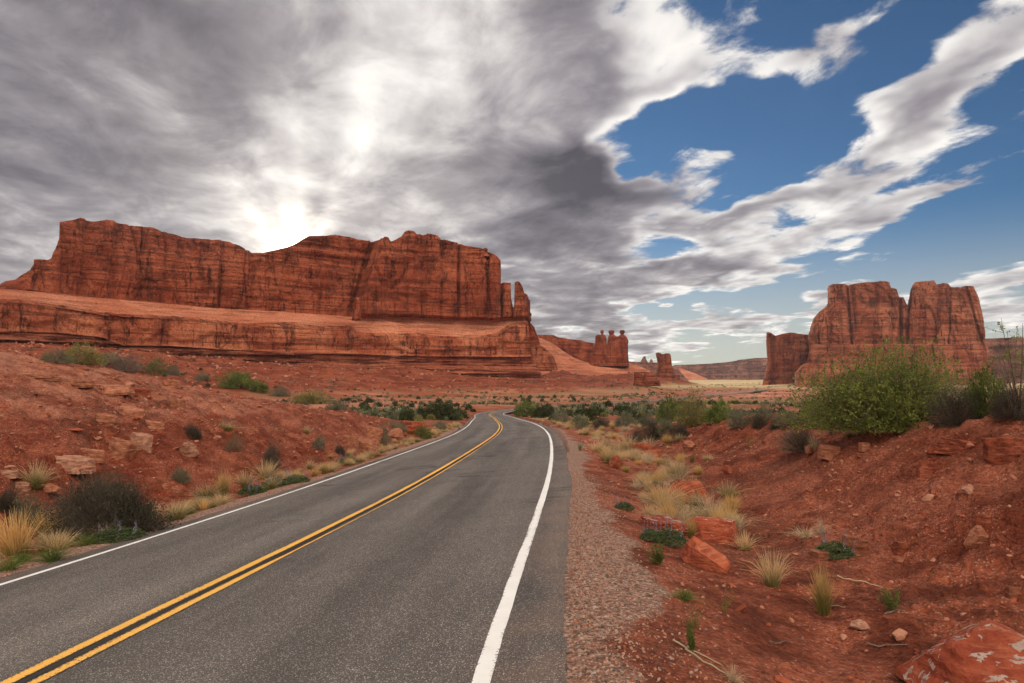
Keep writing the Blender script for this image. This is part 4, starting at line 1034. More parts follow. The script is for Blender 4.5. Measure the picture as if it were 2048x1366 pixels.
def tuft_mesh(name, seed, mat, blades=200, spread=.45, width=.016, droop=.35, kind='grass', lean=(0, 0)):
    """height about 1"""
    rg = np.random.default_rng(seed)
    a = rg.uniform(0, 2 * math.pi, blades); r0 = .14 * np.sqrt(rg.uniform(0, 1, blades))
    A = np.stack([r0 * np.cos(a), r0 * np.sin(a), 0 * a - .03], 1)
    h = rg.uniform(.35, 1.0, blades) ** .8; sp = spread * np.abs(rg.normal(size=blades)) * (.4 + h * .7)
    a2 = a + rg.normal(size=blades) * .7
    B = A + np.stack([sp * np.cos(a2) + lean[0] * h, sp * np.sin(a2) + lean[1] * h, h * (1 - .35 * np.minimum(sp, 1))], 1)
    dr = droop * rg.uniform(0, 1, blades) * sp
    B[:, 2] = np.maximum(B[:, 2] - dr, .03)
    mid = np.stack([-.12 * sp * np.cos(a2), -.12 * sp * np.sin(a2), .18 * h + dr * .8], 1)
    P = curve_to(A, B, 4, mid, rg)
    V, Fq, at_ = ribbons(P, rg.uniform(.6, 1.3, blades) * width, rg.uniform(0, 1, blades), rg, .12)
    return mesh_data(name, V, Fq, [mat], smooth=False, attrs=at_)
def lupine_meshes(name, seed, spikes=14):
    rg = np.random.default_rng(seed)
    n = 420
    a = rg.uniform(0, 2 * math.pi, n); r = np.sqrt(rg.uniform(0, 1, n)) * .9
    C = np.stack([r * np.cos(a), r * np.sin(a), (1 - r * r) * rg.uniform(.1, .55, n) + .03], 1)
    # palmate leaves: five leaflets from one point
    C5 = np.repeat(C, 5, 0); th = np.tile(np.arange(5) * 2 * math.pi / 5, n) + np.repeat(rg.uniform(0, 6, n), 5)
    D = unit(np.stack([np.cos(th), np.sin(th), .45 + 0 * th], 1) + rg.normal(size=(5 * n, 3)) * .15)
    fo = mesh_data(name + '_foliage', *leaves(C5, D, np.full(5 * n, .13), np.full(5 * n, .045), np.repeat(rg.uniform(0, 1, n), 5), rg)[:2], [P_LUPL], smooth=False, attrs=leaves(C5, D, np.full(5 * n, .13), np.full(5 * n, .045), np.repeat(rg.uniform(0, 1, n), 5), rg)[2])
    out = []
    for k in range(3):
        m = 42; z = np.linspace(.25, 1, m); aa = rg.uniform(0, 6.28, m); w = .055 * (1 - .7 * (z - .25) / .75)
        Cc = np.stack([w * .3 * np.cos(aa), w * .3 * np.sin(aa), z], 1); Dd = unit(np.stack([np.cos(aa), np.sin(aa), .5 + 0 * aa], 1))
        p1 = leaves(Cc, Dd, w * 1.6, np.full(m, .045), rg.uniform(0, 1, m), rg)
        out.append(mesh_data(name + '_spike', p1[0], p1[1], [P_LUPF], smooth=False, attrs=p1[2]))
    sp = [(rg.uniform(-.75, .75), rg.uniform(-.6, .6), rg.uniform(.75, 1.15), rg.integers(0, 3), rg.uniform(-.25, .25), rg.uniform(-.25, .25)) for _ in range(spikes)]
    return fo, out, sp
def weed_mesh(name, seed, mat, stems=26, per=16, spread=.4, ll=.15, lw=.03):
    rg = np.random.default_rng(seed)
    a = rg.uniform(0, 6.28, stems); h = rg.uniform(.5, 1, stems); sp = spread * rg.uniform(.1, 1, stems)
    A = np.stack([.08 * np.cos(a), .08 * np.sin(a), 0 * a], 1); B = np.stack([sp * np.cos(a), sp * np.sin(a), h], 1)
    P = curve_to(A, B, 5, rg.normal(size=(stems, 3)) * .05, rg)
    p1 = ribbons(P, np.full(stems, .018), rg.uniform(0, .6, stems), rg)
    i = np.repeat(np.arange(stems), per); t = rg.uniform(.1, 1, len(i)); k = np.clip((t * 4).astype(int), 0, 3); fr = (t * 4 - k)[:, None]
    C = P[i, k] * (1 - fr) + P[i, k + 1] * fr; th = rg.uniform(0, 6.28, len(i))
    D = unit(np.stack([np.cos(th), np.sin(th), .7 + 0 * th], 1))
    p2 = leaves(C, D, ll * rg.uniform(.6, 1.2, len(i)) * (1.2 - .6 * t), np.full(len(i), lw), rg.uniform(0, 1, len(i)), rg)
    V, Fq, a_ = join([p1, p2])
    return mesh_data(name, V, Fq, [mat], smooth=False, attrs=a_)

LIB = {}
def lib_shrub(kind, v):
    if (kind, v) not in LIB:
        sd = hash_seed(kind, v)
        kw = dict(sage=dict(leaf_mat=P_SAGE, leafs=3400, ll=.070, lw=.026, twigs=520), dark=dict(leaf_mat=P_DARK, leafs=5200, ll=.045, lw=.019, twigs=1500, twig_w=.008, stems=60, ragged=.35, twig_mat=P_DTWIG),
                  green=dict(leaf_mat=P_GREEN, leafs=3600, ll=.085, lw=.042, twigs=420, ragged=.35), yellow=dict(leaf_mat=P_YELLOW, leafs=3400, ll=.085, lw=.030, twigs=500, ragged=.3),
                  juniper=dict(leaf_mat=P_JUNI, leafs=4200, ll=.10, lw=.055, twigs=500, lobes=8, ragged=.2, fill=.6), rust=dict(leaf_mat=P_RUST, leafs=2400, ll=.06, lw=.022, twigs=700, twig_w=.008),
                  dead=dict(leaf_mat=P_SAGE, leafs=500, ll=.05, lw=.02, twigs=1300, stems=70, twig_w=.011, ragged=.45), bare=dict(leaf_mat=P_RUST, leafs=400, ll=.03, lw=.012, twigs=1500, stems=60, twig_w=.007, ragged=.4))[kind]
        LIB[kind, v] = shrub_meshes('shrub_' + kind, sd, **kw)
    return LIB[kind, v]
def hash_seed(k, v):
    return sum(ord(c) * (i + 3) for i, c in enumerate(k)) * 31 + v * 101
def lib_tuft(kind, v):
    if ('t', kind, v) not in LIB:
        sd = hash_seed(kind, v)
        LIB['t', kind, v] = dict(straw=lambda: tuft_mesh('grass_blades', sd, P_GRASS, 240, .42, .016, .4), gold=lambda: tuft_mesh('grass_blades', sd, P_GOLD, 300, .26, .015, .25), pale=lambda: tuft_mesh('grass_blades', sd, P_PALE, 200, .6, .014, .9),
                                 low=lambda: tuft_mesh('grass_blades', sd, P_WEED, 240, .75, .03, .5), weed=lambda: weed_mesh('weed_stems', sd, P_WEED), thin=lambda: weed_mesh('weed_stems', sd, P_YELLOW, 14, 12, .35, .12, .022))[kind]()
    return LIB['t', kind, v]
prng = np.random.default_rng(77)
def put_shrub(kind, v, P, rx, h, label, cat='shrub', group=None, name=None, parts=True):
    br, fo = lib_shrub(kind, v)
    name = name or {'sage': 'sagebrush', 'dark': 'scrub_bush', 'green': 'green_bush', 'yellow': 'rabbitbrush', 'juniper': 'juniper_bush', 'rust': 'rusty_bush', 'dead': 'dead_sagebrush', 'bare': 'bare_bush'}[kind]
    r = obj(name, None, loc=(P[0], P[1], P[2] - .02 * h), rot=(0, 0, prng.uniform(0, 6.28)), sc=(rx, rx, h)); tag(r, label, cat, group)
    if fo:
        obj('foliage', fo, r)
    obj('branches', br, r)
    return r
def put_tuft(kind, v, P, h, label, cat='grass tuft', group=None, name=None, wide=1.0):
    o = obj(name or {'weed': 'green_weed', 'thin': 'thin_weed', 'low': 'low_green_plant'}.get(kind, 'grass_tuft'), lib_tuft(kind, v), loc=tuple(P), rot=(prng.normal() * .12, prng.normal() * .12, prng.uniform(0, 6.28)), sc=(h * wide * prng.uniform(.85, 1.2), h * wide, h * prng.uniform(.85, 1.12)))
    return tag(o, label, cat, group)
def put_lupine(v, P, r, h, label, group=None):
    if ('l', v) not in LIB:
        LIB['l', v] = lupine_meshes('lupine', 900 + v, 6 + v)
    fo, spk, sp = LIB['l', v]
    o = obj('lupine_plant', None, loc=tuple(P), rot=(0, 0, prng.uniform(0, 6.28)), sc=(r, r, h)); tag(o, label, 'flower', group)
    obj('foliage', fo, o)
    for x, y, s_, k, t1, t2 in sp:
        obj('flower_spike', spk[k], o, loc=(x, y, .05), rot=(t1, t2, 0), sc=(1, 1, s_ * 1.0))
    return o

# ---- shrubs and bushes one can point at: kind, variant, picture x, y of the foot, width, height, label
BUSHES = [
    ('sage', 0, 60, 1052, 90, 62, 'grey sagebrush between the big dark bush and the golden grass'),
    ('dark', 1, 12, 1020, 60, 50, 'small dim bush at the picture edge under the rubble slope'),
    ('sage', 1, 360, 962, 46, 32, 'small grey-green sagebrush just behind the big dark bush'),
    ('dark', 2, 385, 876, 52, 34, 'round dark bush half way up the left bank'),
    ('rust', 0, 468, 902, 42, 34, 'rusty brown bush on the left bank'),
    ('dark', 0, 543, 936, 48, 54, 'upright dark bush at the foot of the left bank above dry grass'),
    ('sage', 2, 637, 898, 30, 32, 'pale grey bush low on the dark red bank'),
    ('dark', 1, 680, 908, 28, 22, 'small dark green bush beside pinkish boulders at the bank foot'),
    ('sage', 0, 765, 890, 36, 40, 'grey bush above the pink boulders near the road'),
    ('sage', 3, 790, 862, 60, 20, 'low spreading sagebrush at the end of the left bank'),
    ('green', 0, 845, 876, 46, 24, 'dark green bush by the road edge left of the bend'),
    ('sage', 1, 880, 860, 44, 20, 'grey bush next to the road where the bank ends'),
    ('sage', 0, 110, 726, 74, 26, 'left sagebrush of the row along the bank crest'),
    ('yellow', 0, 160, 728, 90, 40, 'pale yellow-green sagebrush on the bank crest'),
    ('sage', 2, 212, 732, 64, 32, 'grey sagebrush right of the pale one on the crest'),
    ('bare', 0, 252, 742, 84, 40, 'bare reddish twig bush on the bank crest'),
    ('yellow', 1, 308, 746, 56, 32, 'rounded yellow-green bush on the bank crest'),
    ('sage', 3, 348, 750, 34, 20, 'grey bush joined to the rounded yellow-green one'),
    ('sage', 1, 405, 762, 40, 18, 'low grey bush on the crest before the bright green one'),
    ('green', 1, 478, 774, 80, 38, 'bright green bush on the bank crest'),
    ('green', 2, 520, 782, 50, 24, 'lower green bush at the right of the bright green one'),
    ('sage', 0, 560, 792, 44, 20, 'grey bush between green bushes down the crest'),
    ('yellow', 2, 622, 808, 84, 34, 'long pale green bush where the crest drops'),
    ('sage', 2, 675, 822, 50, 22, 'last sagebrush on the sloping crest'),
    ('juniper', 0, 882, 840, 76, 42, 'big dark juniper left of the road bend'),
    ('juniper', 1, 848, 838, 36, 26, 'smaller juniper touching the big dark one by the bend'),
    ('green', 3, 1052, 832, 50, 26, 'green bush inside the bend on the right'),
    ('juniper', 2, 1088, 836, 46, 26, 'dark bush beside the green one inside the bend'),
    ('sage', 3, 1124, 846, 46, 24, 'grey-green bush right of the bend near dry grass'),
    ('sage', 1, 1166, 858, 32, 22, 'round sagebrush by the right shoulder beyond the grass'),
    ('dark', 2, 1203, 856, 36, 24, 'dark bush right of the round sagebrush'),
    ('sage', 0, 1250, 852, 54, 24, 'wide low sagebrush before the pink flats'),
    ('sage', 2, 1292, 854, 44, 32, 'tall sagebrush left of the green thicket'),
    ('dark', 0, 1272, 886, 34, 28, 'dark bush among dry grass on the right slope'),
    ('dark', 1, 1308, 876, 52, 34, 'broad dark bush at the head of the red slope'),
    ('dark', 2, 1363, 876, 38, 32, 'lone round dark bush on the red slope'),
    ('green', 0, 1338, 846, 66, 46, 'left green bush of the thicket on the right'),
    ('yellow', 0, 1388, 848, 64, 52, 'yellow-green bush in the middle of the thicket'),
    ('green', 2, 1432, 842, 60, 42, 'right green bush of the thicket'),
    ('sage', 1, 1332, 866, 50, 30, 'grey bush in front of the green thicket'),
    ('sage', 3, 1482, 852, 58, 34, 'grey-green bush right of the thicket'),
    ('dark', 0, 1520, 854, 40, 24, 'low dark bush behind the mound crest'),
    ('sage', 0, 1527, 838, 46, 26, 'grey bush behind the low dark one'),
    ('dark', 1, 1553, 858, 34, 22, 'small dark bush left of the dead sagebrush'),
    ('sage', 2, 1580, 850, 60, 30, 'broad grey bush left of the tall green bush'),
    ('dead', 0, 1605, 902, 92, 62, 'bare grey dead sagebrush on the edge of the right mound'),
    ('green', 1, 1648, 852, 84, 60, 'loose green bush against the left of the tall green one'),
    ('dark', 2, 1915, 850, 104, 78, 'grey dark twiggy bush right of the tall green bush'),
    ('bare', 1, 1935, 812, 90, 70, 'bare brownish bush behind the dark twiggy one'),
    ('green', 3, 1975, 828, 90, 92, 'open leafy bush left of the twiggy tree'),
    ('dark', 0, 2022, 840, 100, 66, 'dark bush at the right edge below the twiggy tree'),
]
def build_bushes():
    G = ground_px([(b[2], b[3]) for b in BUSHES])
    for (kind, v, px, py, w, h, lab), P in zip(BUSHES, G):
        d = P[1]
        k = 1.22 if 1040 < px < 1600 else 1.08
        put_shrub(kind, v, P, w * d / F / 2 * k, h * d / F * k * 1.04, lab)
    # the big dark bush by the road: dense twigs
    P = ground_px([(230, 1070)])[0]; d = P[1]
    br, fo = shrub_meshes('dark_bush', 777, P_DARK, stems=90, twigs=4200, leafs=15000, ll=.036, lw=.014, lobes=9, ragged=.3, twig_w=.0055, fill=.5, twig_mat=P_DTWIG)
    o = obj('big_scrub_bush', None, loc=tuple(P), sc=(285 * d / F / 2, 210 * d / F / 2, 185 * d / F)); tag(o, 'big dark twiggy bush beside the road below the left bank', 'shrub')
    obj('foliage', fo, o); obj('branches', br, o)
    # the tall green bush: several trunks, many leaves
    P = ground_px([(1770, 856)])[0]; d = P[1]
    br, fo = shrub_meshes('tall_bush', 4242, P_TALL, stems=70, twigs=3400, leafs=27000, ll=.044, lw=.021, lobes=18, ragged=.72, twig_w=.0055, fill=.42)
    o = obj('tall_green_bush', None, loc=tuple(P), sc=(312 * d / F / 2, 200 * d / F / 2, 146 * d / F)); tag(o, 'tall dense green bush standing before the great butte', 'shrub')
    obj('foliage', fo, o); obj('branches', br, o)
    # thin tree with few leaves at the picture's right edge
    P = ground_px([(2040, 836)])[0]; d = P[1]; rg = np.random.default_rng(5)
    o = obj('twiggy_tree', None, loc=tuple(P), sc=d / F); tag(o, 'thin bare-twigged tree with a few fresh leaves at the right edge', 'tree')
    n = 16
    A = np.zeros((n, 3)); A[:, :2] = rg.normal(size=(n, 2)) * 5
    B = np.stack([rg.uniform(-62, 60, n), rg.uniform(-30, 30, n), rg.uniform(110, 205, n)], 1)
    tr = curve_to(A, B, 8, rg.normal(size=(n, 3)) * 9, rg)
    m = 190; i = rg.integers(0, n, m); t = rg.uniform(.3, 1, m); k = np.clip((t * 7).astype(int), 0, 6)
    A2 = tr[i, k]; B2 = A2 + rg.normal(size=(m, 3)) * [14, 14, 8] + [0, 0, 14]
    tw = curve_to(A2, B2, 4, rg.normal(size=(m, 3)) * 3, rg)
    V, Fq, a_ = join([ribbons(tr, np.full(n, 3.4), rg.uniform(.2, .8, n), rg, .2), ribbons(tw, np.full(m, .9), rg.uniform(.3, 1, m), rg, .3)])
    obj('trunk', mesh_data('tree_trunk', V, Fq, [P_TWIG], smooth=False, attrs=a_), o)
    q = 900; i = rg.integers(0, m, q)
    keep = noise3(B2[i, 0] / 30, B2[i, 1] / 30, B2[i, 2] / 30, 3) > -.05
    i = i[keep]; C = tw[i, rg.integers(1, 4, len(i))] + rg.normal(size=(len(i), 3)) * 2
    V, Fq, a_ = leaves(C, unit(rg.normal(size=(len(i), 3)) + [0, 0, .4]), rg.uniform(3.5, 7, len(i)), rg.uniform(2, 4, len(i)), rg.uniform(.3, 1, len(i)), rg)
    obj('crown', mesh_data('tree_leaves', V, Fq, [P_GREEN], smooth=False, attrs=a_), o)

# ---- grass, weeds and flowers one can point at: kind, variant, x, y of the foot, height in px, width factor, label
TUFTS = [
    ('gold', 0, 95, 1092, 92, 1.0, 'golden upright grass tuft left of the big dark bush'),
    ('gold', 1, 30, 1112, 96, 1.5, 'broad golden grass clump at the left picture edge'),
    ('gold', 2, 158, 1058, 50, .8, 'slim yellow grass tuft in front of the big dark bush'),
    ('straw', 0, 70, 975, 60, 1.1, 'dry grass tuft among stones left of the big dark bush'),
    ('straw', 1, 350, 1040, 46, 1.7, 'spreading dry grass at the right end of the big dark bush'),
    ('gold', 0, 445, 990, 52, 1.0, 'golden round grass tuft by the road behind the lupine'),
    ('straw', 2, 415, 1000, 44, 1.5, 'straw grass clump left of the golden round tuft'),
    ('straw', 0, 492, 975, 40, 1.4, 'straw grass clump right of the golden round tuft'),
    ('straw', 1, 532, 958, 44, 1.5, 'thick straw grass below the upright dark bush'),
    ('straw', 2, 452, 860, 26, 1.8, 'dry grass clump on the bank above the rusty bush'),
    ('straw', 0, 612, 868, 22, 1.2, 'small dry tuft on the dark red bank'),
    ('low', 0, 105, 1122, 30, 1.8, 'low green plants along the gravel in the left corner'),
    ('low', 1, 20, 1140, 26, 1.6, 'green patch at the left edge beside the white line'),
    ('low', 2, 448, 1004, 18, 1.1, 'small green plant under the golden round tuft'),
    ('straw', 3, 1545, 1172, 88, .8, 'bushy grass tuft with green foot right of the wedge slab'),
    ('gold', 1, 1648, 1228, 104, .75, 'tall golden grass tuft standing alone on the red soil'),
    ('straw', 0, 1490, 1100, 52, 1.1, 'grass tuft at the right end of the two lichen slabs'),
    ('pale', 0, 1420, 1040, 74, .9, 'pale dry grass behind the two lichen slabs'),
    ('straw', 1, 1390, 1020, 40, 1.3, 'low straw grass in front of the red boulder'),
    ('straw', 2, 1462, 1062, 50, .9, 'dry grass leaning over the right lichen slab'),
    ('gold', 2, 1382, 1075, 48, .7, 'thin grass tuft between the two lichen slabs'),
    ('pale', 1, 1612, 1075, 34, 1.6, 'curled pale dead grass above the lupine by the stone'),
    ('pale', 2, 1645, 1068, 46, .6, 'wispy pale grass stalks right of the curled dead grass'),
    ('straw', 3, 1355, 955, 46, 1.2, 'straw grass clump left above the red boulder'),
    ('straw', 0, 1325, 962, 36, 1.2, 'straw grass clump beside the small split boulder'),
    ('gold', 0, 1293, 970, 22, 1.1, 'small golden tuft left of the red boulder'),
    ('pale', 0, 1298, 898, 34, 1.2, 'pale grass in front of the dark bush on the right slope'),
    ('straw', 1, 1222, 930, 40, 1.3, 'straw grass by the small dark red boulder'),
    ('straw', 2, 1255, 905, 44, 1.4, 'tall straw clump above the small dark red boulder'),
    ('straw', 3, 1195, 905, 34, 1.5, 'straw grass beside the gravel shoulder'),
    ('straw', 0, 1722, 868, 40, .8, 'pale grass tuft in front of the tall green bush'),
    ('straw', 1, 1698, 874, 24, 1.3, 'low straw grass left of the pale tuft before the tall bush'),
    ('pale', 1, 1630, 900, 44, .5, 'white dead stems beside the dead sagebrush'),
    ('weed', 0, 1315, 1130, 46, 1.5, 'green weed clump left of the wedge slab'),
    ('weed', 1, 1785, 1220, 52, 1.2, 'green leafy weed right of the tall golden tuft'),
    ('weed', 0, 1385, 1305, 70, .7, 'yellow-green weed on the gravel near the bottom'),
    ('thin', 0, 1445, 1225, 62, .7, 'thin grey-green weed stalk below the wedge slab'),
    ('low', 0, 1370, 1200, 30, 1.4, 'low green clump at the edge of the gravel'),
    ('thin', 1, 1392, 1255, 50, .9, 'sprawling thin weed between the low clump and the yellow-green weed'),
    ('weed', 2, 1160, 902, 18, 1.0, 'tiny round green weed alone on the gravel shoulder'),
    ('pale', 2, 1465, 1366, 44, .9, 'dead pale grass at the bottom edge of the gravel'),
    ('thin', 0, 1660, 870, 26, 1.4, 'thin tuft under the loose green bush'),
    ('thin', 1, 1500, 895, 30, .7, 'small dry plant alone on the smooth red slope'),
    ('weed', 1, 1383, 925, 18, 1.0, 'dark little weed above the red boulder'),
]
LUPINES = [(0, 235, 1078, 110, 36, 'large purple lupine patch in front of the big dark bush'), (1, 400, 1018, 44, 26, 'small lupine right of the big dark bush by the road'), (2, 505, 990, 60, 30, 'left purple lupine of the roadside row'),
           (0, 548, 976, 62, 30, 'middle purple lupine of the roadside row'), (1, 592, 966, 60, 26, 'right purple lupine of the roadside row'), (2, 694, 928, 50, 20, 'lupine below the small dark green bush at the bank foot'),
           (0, 1338, 1090, 80, 54, 'lupine growing against the left lichen slab'), (1, 1668, 1115, 84, 50, 'lupine beside the pinkish stone on the right slope'), (2, 1248, 1020, 46, 26, 'small lupine between gravel and soil on the right'), (1, 1300, 1082, 46, 40, 'greenish lupine at the corner of the left lichen slab')]
def build_tufts():
    G = ground_px([(t[2], min(t[3], 1362)) for t in TUFTS])
    for (kind, v, px, py, h, wd, lab), P in zip(TUFTS, G):
        put_tuft(kind, v, P, h * P[1] / F, lab, 'plant' if kind in ('weed', 'thin', 'low') else 'grass tuft', wide=wd)
    G = ground_px([(t[1], t[2]) for t in LUPINES])
    for (v, px, py, w, h, lab), P in zip(LUPINES, G):
        put_lupine(v, P, w * P[1] / F / 2, h * P[1] / F * 1.1, lab)
build_bushes()
build_tufts()

# ---- plants that nothing tells apart: strips along the road, scrub on the flats
def line_of_sight(P, h):
    """can the camera see the top of something h tall at P"""
    P = np.asarray(P); top = P + np.c_[0 * h, 0 * h, h * .8]
    t = np.linspace(.04, .96, 70)
    X = top[:, :1] * t; Y = top[:, 1:2] * t; Z = CAMZ + (top[:, 2:] - CAMZ) * t
    gz = terrain(X, Y, detail=False)[0]
    return (Z - gz > 0).all(1)
def road_point(s, n):
    return np.stack([np.interp(s, ROAD_S, ROAD[:, 0]) + np.interp(s, ROAD_S, ROAD_N[:, 0]) * n, np.interp(s, ROAD_S, ROAD[:, 1]) + np.interp(s, ROAD_S, ROAD_N[:, 1]) * n], 1)
def stretch(s, names=('close to the camera', 'a little up the road', 'half way to the bend', 'towards the bend', 'at the bend')):
    return names[int(np.clip(np.searchsorted([16, 27, 45, 70], s), 0, 4))]
def build_strips():
    rg = np.random.default_rng(11)
    look = {'straw': 'pale straw', 'gold': 'golden', 'low': 'short green', 'pale': 'whitish dead'}
    n = 200; s = 9 + 85 * rg.uniform(0, 1, n) ** 1.3; off = RL - rg.uniform(.5, 1.35, n) - (rg.uniform(0, 1, n) ** 2) * 1.2
    P = road_point(s, off); z = ground_z(P[:, 0], P[:, 1])
    for i in range(n):
        k = ('straw', 'straw', 'gold', 'low', 'straw')[rg.integers(0, 5)]; h = rg.uniform(.2, .52) * (.5 if k == 'low' else 1)
        put_tuft(k, int(rg.integers(0, 4)), (P[i, 0], P[i, 1], z[i]), h, '%s%s tuft in the left roadside strip %s' % ('tall ' if h > .36 else '', look[k], stretch(s[i])), 'grass tuft', 'grass strip along the left road edge', name='roadside_tuft', wide=rg.uniform(1.0, 1.8))
    n = 250; s = 12 + 92 * rg.uniform(0, 1, n) ** 1.35; off = RR + rg.uniform(1.1, 2.9, n) + rg.uniform(0, 1, n) ** 2.2 * np.interp(s, [14, 34], [.5, 3.6])
    P = road_point(s, off); z = ground_z(P[:, 0], P[:, 1])
    for i in range(n):
        k = ('straw', 'straw', 'pale', 'gold', 'straw')[rg.integers(0, 5)]; h = rg.uniform(.18, .55)
        put_tuft(k, int(rg.integers(0, 4)), (P[i, 0], P[i, 1], z[i]), h, '%s%s tuft in the right grass belt %s' % ('tall ' if h > .38 else '', look[k], stretch(s[i])), 'grass tuft', 'grass belt along the right road edge', name='verge_tuft', wide=rg.uniform(1.0, 1.7))
def where_on_flats(p):
    px = CX + F * p[0] / p[1]; py = YH + F * (CAMZ - p[2]) / p[1]
    side = ('behind the left bank', 'below the big mesa', 'straight beyond the bend', 'in front of the three-headed tower', 'in front of the lone tower', 'in front of the square butte', 'in front of the great butte')[int(np.searchsorted([640, 930, 1170, 1290, 1440, 1610], px))]
    tier = ('far off', 'half way out', 'on the near flats')[int(np.searchsorted([793, 815], py))]
    return side, tier
def scrub_mesh(name, seed, mat, n, size):
    rg = np.random.default_rng(seed)
    z = rg.uniform(-.1, 1, n); a = rg.uniform(0, 6.28, n); q = np.sqrt(1 - z * z); r = rg.uniform(.55, 1.0, n) * (1 + .25 * noise3(q * np.cos(a) * 2, q * np.sin(a) * 2, z * 2, seed))
    D = np.stack([q * np.cos(a), q * np.sin(a), z], 1); C = D * r[:, None]; C[:, 2] = np.maximum(C[:, 2], .02)
    tone = np.clip(.5 + .45 * noise3(C[:, 0] * 3, C[:, 1] * 3, C[:, 2] * 3, seed) + rg.normal(size=n) * .15, 0, 1)
    return leaves(C, unit(D + rg.normal(size=(n, 3)) * .9), np.full(n, size), np.full(n, size * .6), tone, rg)
def build_flats():
    rg = np.random.default_rng(23)
    jm = [mesh_data('juniper_clump', *(lambda q: (q[0], q[1]))(scrub_mesh('j', 40 + i, None, 620, .28)), [P_JUNI], smooth=False, attrs=scrub_mesh('j', 40 + i, None, 620, .28)[2]) for i in range(4)]
    sm = [mesh_data('sage_clump', *(lambda q: (q[0], q[1]))(scrub_mesh('s', 60 + i, None, 620, .24)), [P_SAGE if i < 2 else P_YELLOW if i == 2 else P_DARK], smooth=False, attrs=scrub_mesh('s', 60 + i, None, 620, .24)[2]) for i in range(4)]
    def pick(n, dmin, dmax, power=1.0):
        d = np.exp(rg.uniform(np.log(dmin), np.log(dmax), n)); a = np.radians(rg.uniform(-37, 38, n))
        P = np.stack([d * np.tan(a), d], 1)
        s, nn = road_coords(P[:, 0], P[:, 1])
        return P[np.abs(nn) > 5.6]
    def place(P, hmin, hmax, want, meshes, name, label, cat, group, zw=(.75, 1.0)):
        z = ground_z(P[:, 0], P[:, 1]); P3 = np.c_[P, z]; h = rg.uniform(hmin, hmax, len(P)) * rg.uniform(.7, 1.0, len(P))
        ok = line_of_sight(P3, h); P3, h = P3[ok][:want], h[ok][:want]
        for p, q in zip(P3, h):
            r = q * rg.uniform(.6, .95)
            side, tier = where_on_flats(p); i = int(rg.integers(0, len(meshes)))
            o = obj(name, meshes[i], loc=tuple(p), rot=(0, 0, rg.uniform(0, 6.28)), sc=(r * rg.uniform(.85, 1.2), r, q)); tag(o, '%s %s %s %s' % ('tall' if q > .6 * hmax else 'small', label[i] if isinstance(label, list) else label, tier, side), cat, group)
        return len(P3)
    a = pick(1500, 75, 420); clump = fbm2(a[:, 0] / 26, a[:, 1] / 26, 3, 91) > .0
    n1 = place(a[clump], .8, 2.1, 210, jm, 'juniper_shrub', 'dark juniper', 'shrub', 'junipers on the flats')
    a = pick(1600, 55, 330); clump = fbm2(a[:, 0] / 18, a[:, 1] / 18, 3, 95) > -.02
    n2 = place(a[clump], .4, 1.1, 220, sm, 'brush_clump', ['grey-green brush clump', 'grey sage clump', 'yellow-green brush', 'dark brown brush'], 'shrub', 'low brush on the flats')
    # farther brush reads as one cover
    P = pick(8600, 110, 1250); P = P[fbm2(P[:, 0] / 30, P[:, 1] / 30, 3, 97) > -.05]; z = ground_z(P[:, 0], P[:, 1]); P3 = np.c_[P, z]; h = rg.uniform(.35, 1.2, len(P)); ok = line_of_sight(P3, h); P3, h = P3[ok], h[ok]
    protos = [scrub_mesh('c', 80 + i, None, 30, .85) for i in range(5)]
    Vs, Fs, T, M, o_ = [], [], [], [], 0
    for i in range(len(P3)):
        v, f, a_ = protos[rg.integers(0, 5)]
        r = h[i] * rg.uniform(.6, 1.1)
        Vs.append(v * [r, r, h[i]] + P3[i]); Fs.append(f + o_); o_ += len(v); T.append(a_['tone']); M.append(np.full(len(f), 0 if rg.uniform() < .35 else 1))
    o = obj('scrub', mesh_data('scrub_cover', np.concatenate(Vs), np.concatenate(Fs), [P_JUNI, P_SAGE], smooth=False, attrs={'tone': np.concatenate(T)}, mat_index=np.concatenate(M)))
    tag(o, 'distant scrub speckling the valley and the talus slopes', kind='stuff')
    print('flats', n1, n2, len(P3))
build_strips()
build_flats()

# ---- dead sticks lying on the soil
STICKS = [(1775, 1292, 75, -.1, 'long grey stick on the soil left of the corner boulder'), (1790, 1222, 50, .2, 'bent dead twig under the green leafy weed'), (1440, 1345, 130, -.7, 'thin dry stem lying across the gravel edge'), (1665, 1215, 40, -.9, 'short pale twig right of the tall golden tuft'), (1720, 1165, 70, -.6, 'fine dry stem on the soil above the leafy weed'), (1395, 1310, 90, -.5, 'dry stem under the yellow-green weed'), (1560, 1290, 60, .4, 'small dark twig on bare red soil'), (200, 845, 60, 1.2, 'dead twig on the left bank face')]
def build_sticks():
    G = ground_px([(q[0], q[1]) for q in STICKS]); rg = np.random.default_rng(3)
    for (px, py, ln, ang, lab), P in zip(STICKS, G):
        L = ln * P[1] / F; k = 9; t = np.linspace(-.5, .5, k)
        x = P[0] + L * t * math.cos(ang); y = P[1] + 1.6 * L * t * math.sin(ang) + .06 * L * np.sin(t * 7); z = ground_z(x, y) + .012 + .02 * np.abs(rg.normal(size=k)) * L
        C = np.stack([x, y, z], 1); r = .0045 * np.linspace(1.2, .5, k) * (1 + P[1] / 12); a = np.arange(5) * 2 * math.pi / 5
        V = (C[:, None] + r[:, None, None] * np.stack([np.cos(a) * -math.sin(ang), np.cos(a) * math.cos(ang), np.sin(a)], 1)[None]).reshape(-1, 3)
        o = mesh_obj('dead_stick', V - P, rgrid(k, 5, True), P_PALE if 'pale' in lab or 'dry' in lab else P_TWIG, attrs={'tone': rg.uniform(0, 1, len(V)), 'along': rg.uniform(0, 1, len(V))}); o.location = tuple(P)
        tag(o, lab, 'stick')
build_sticks()

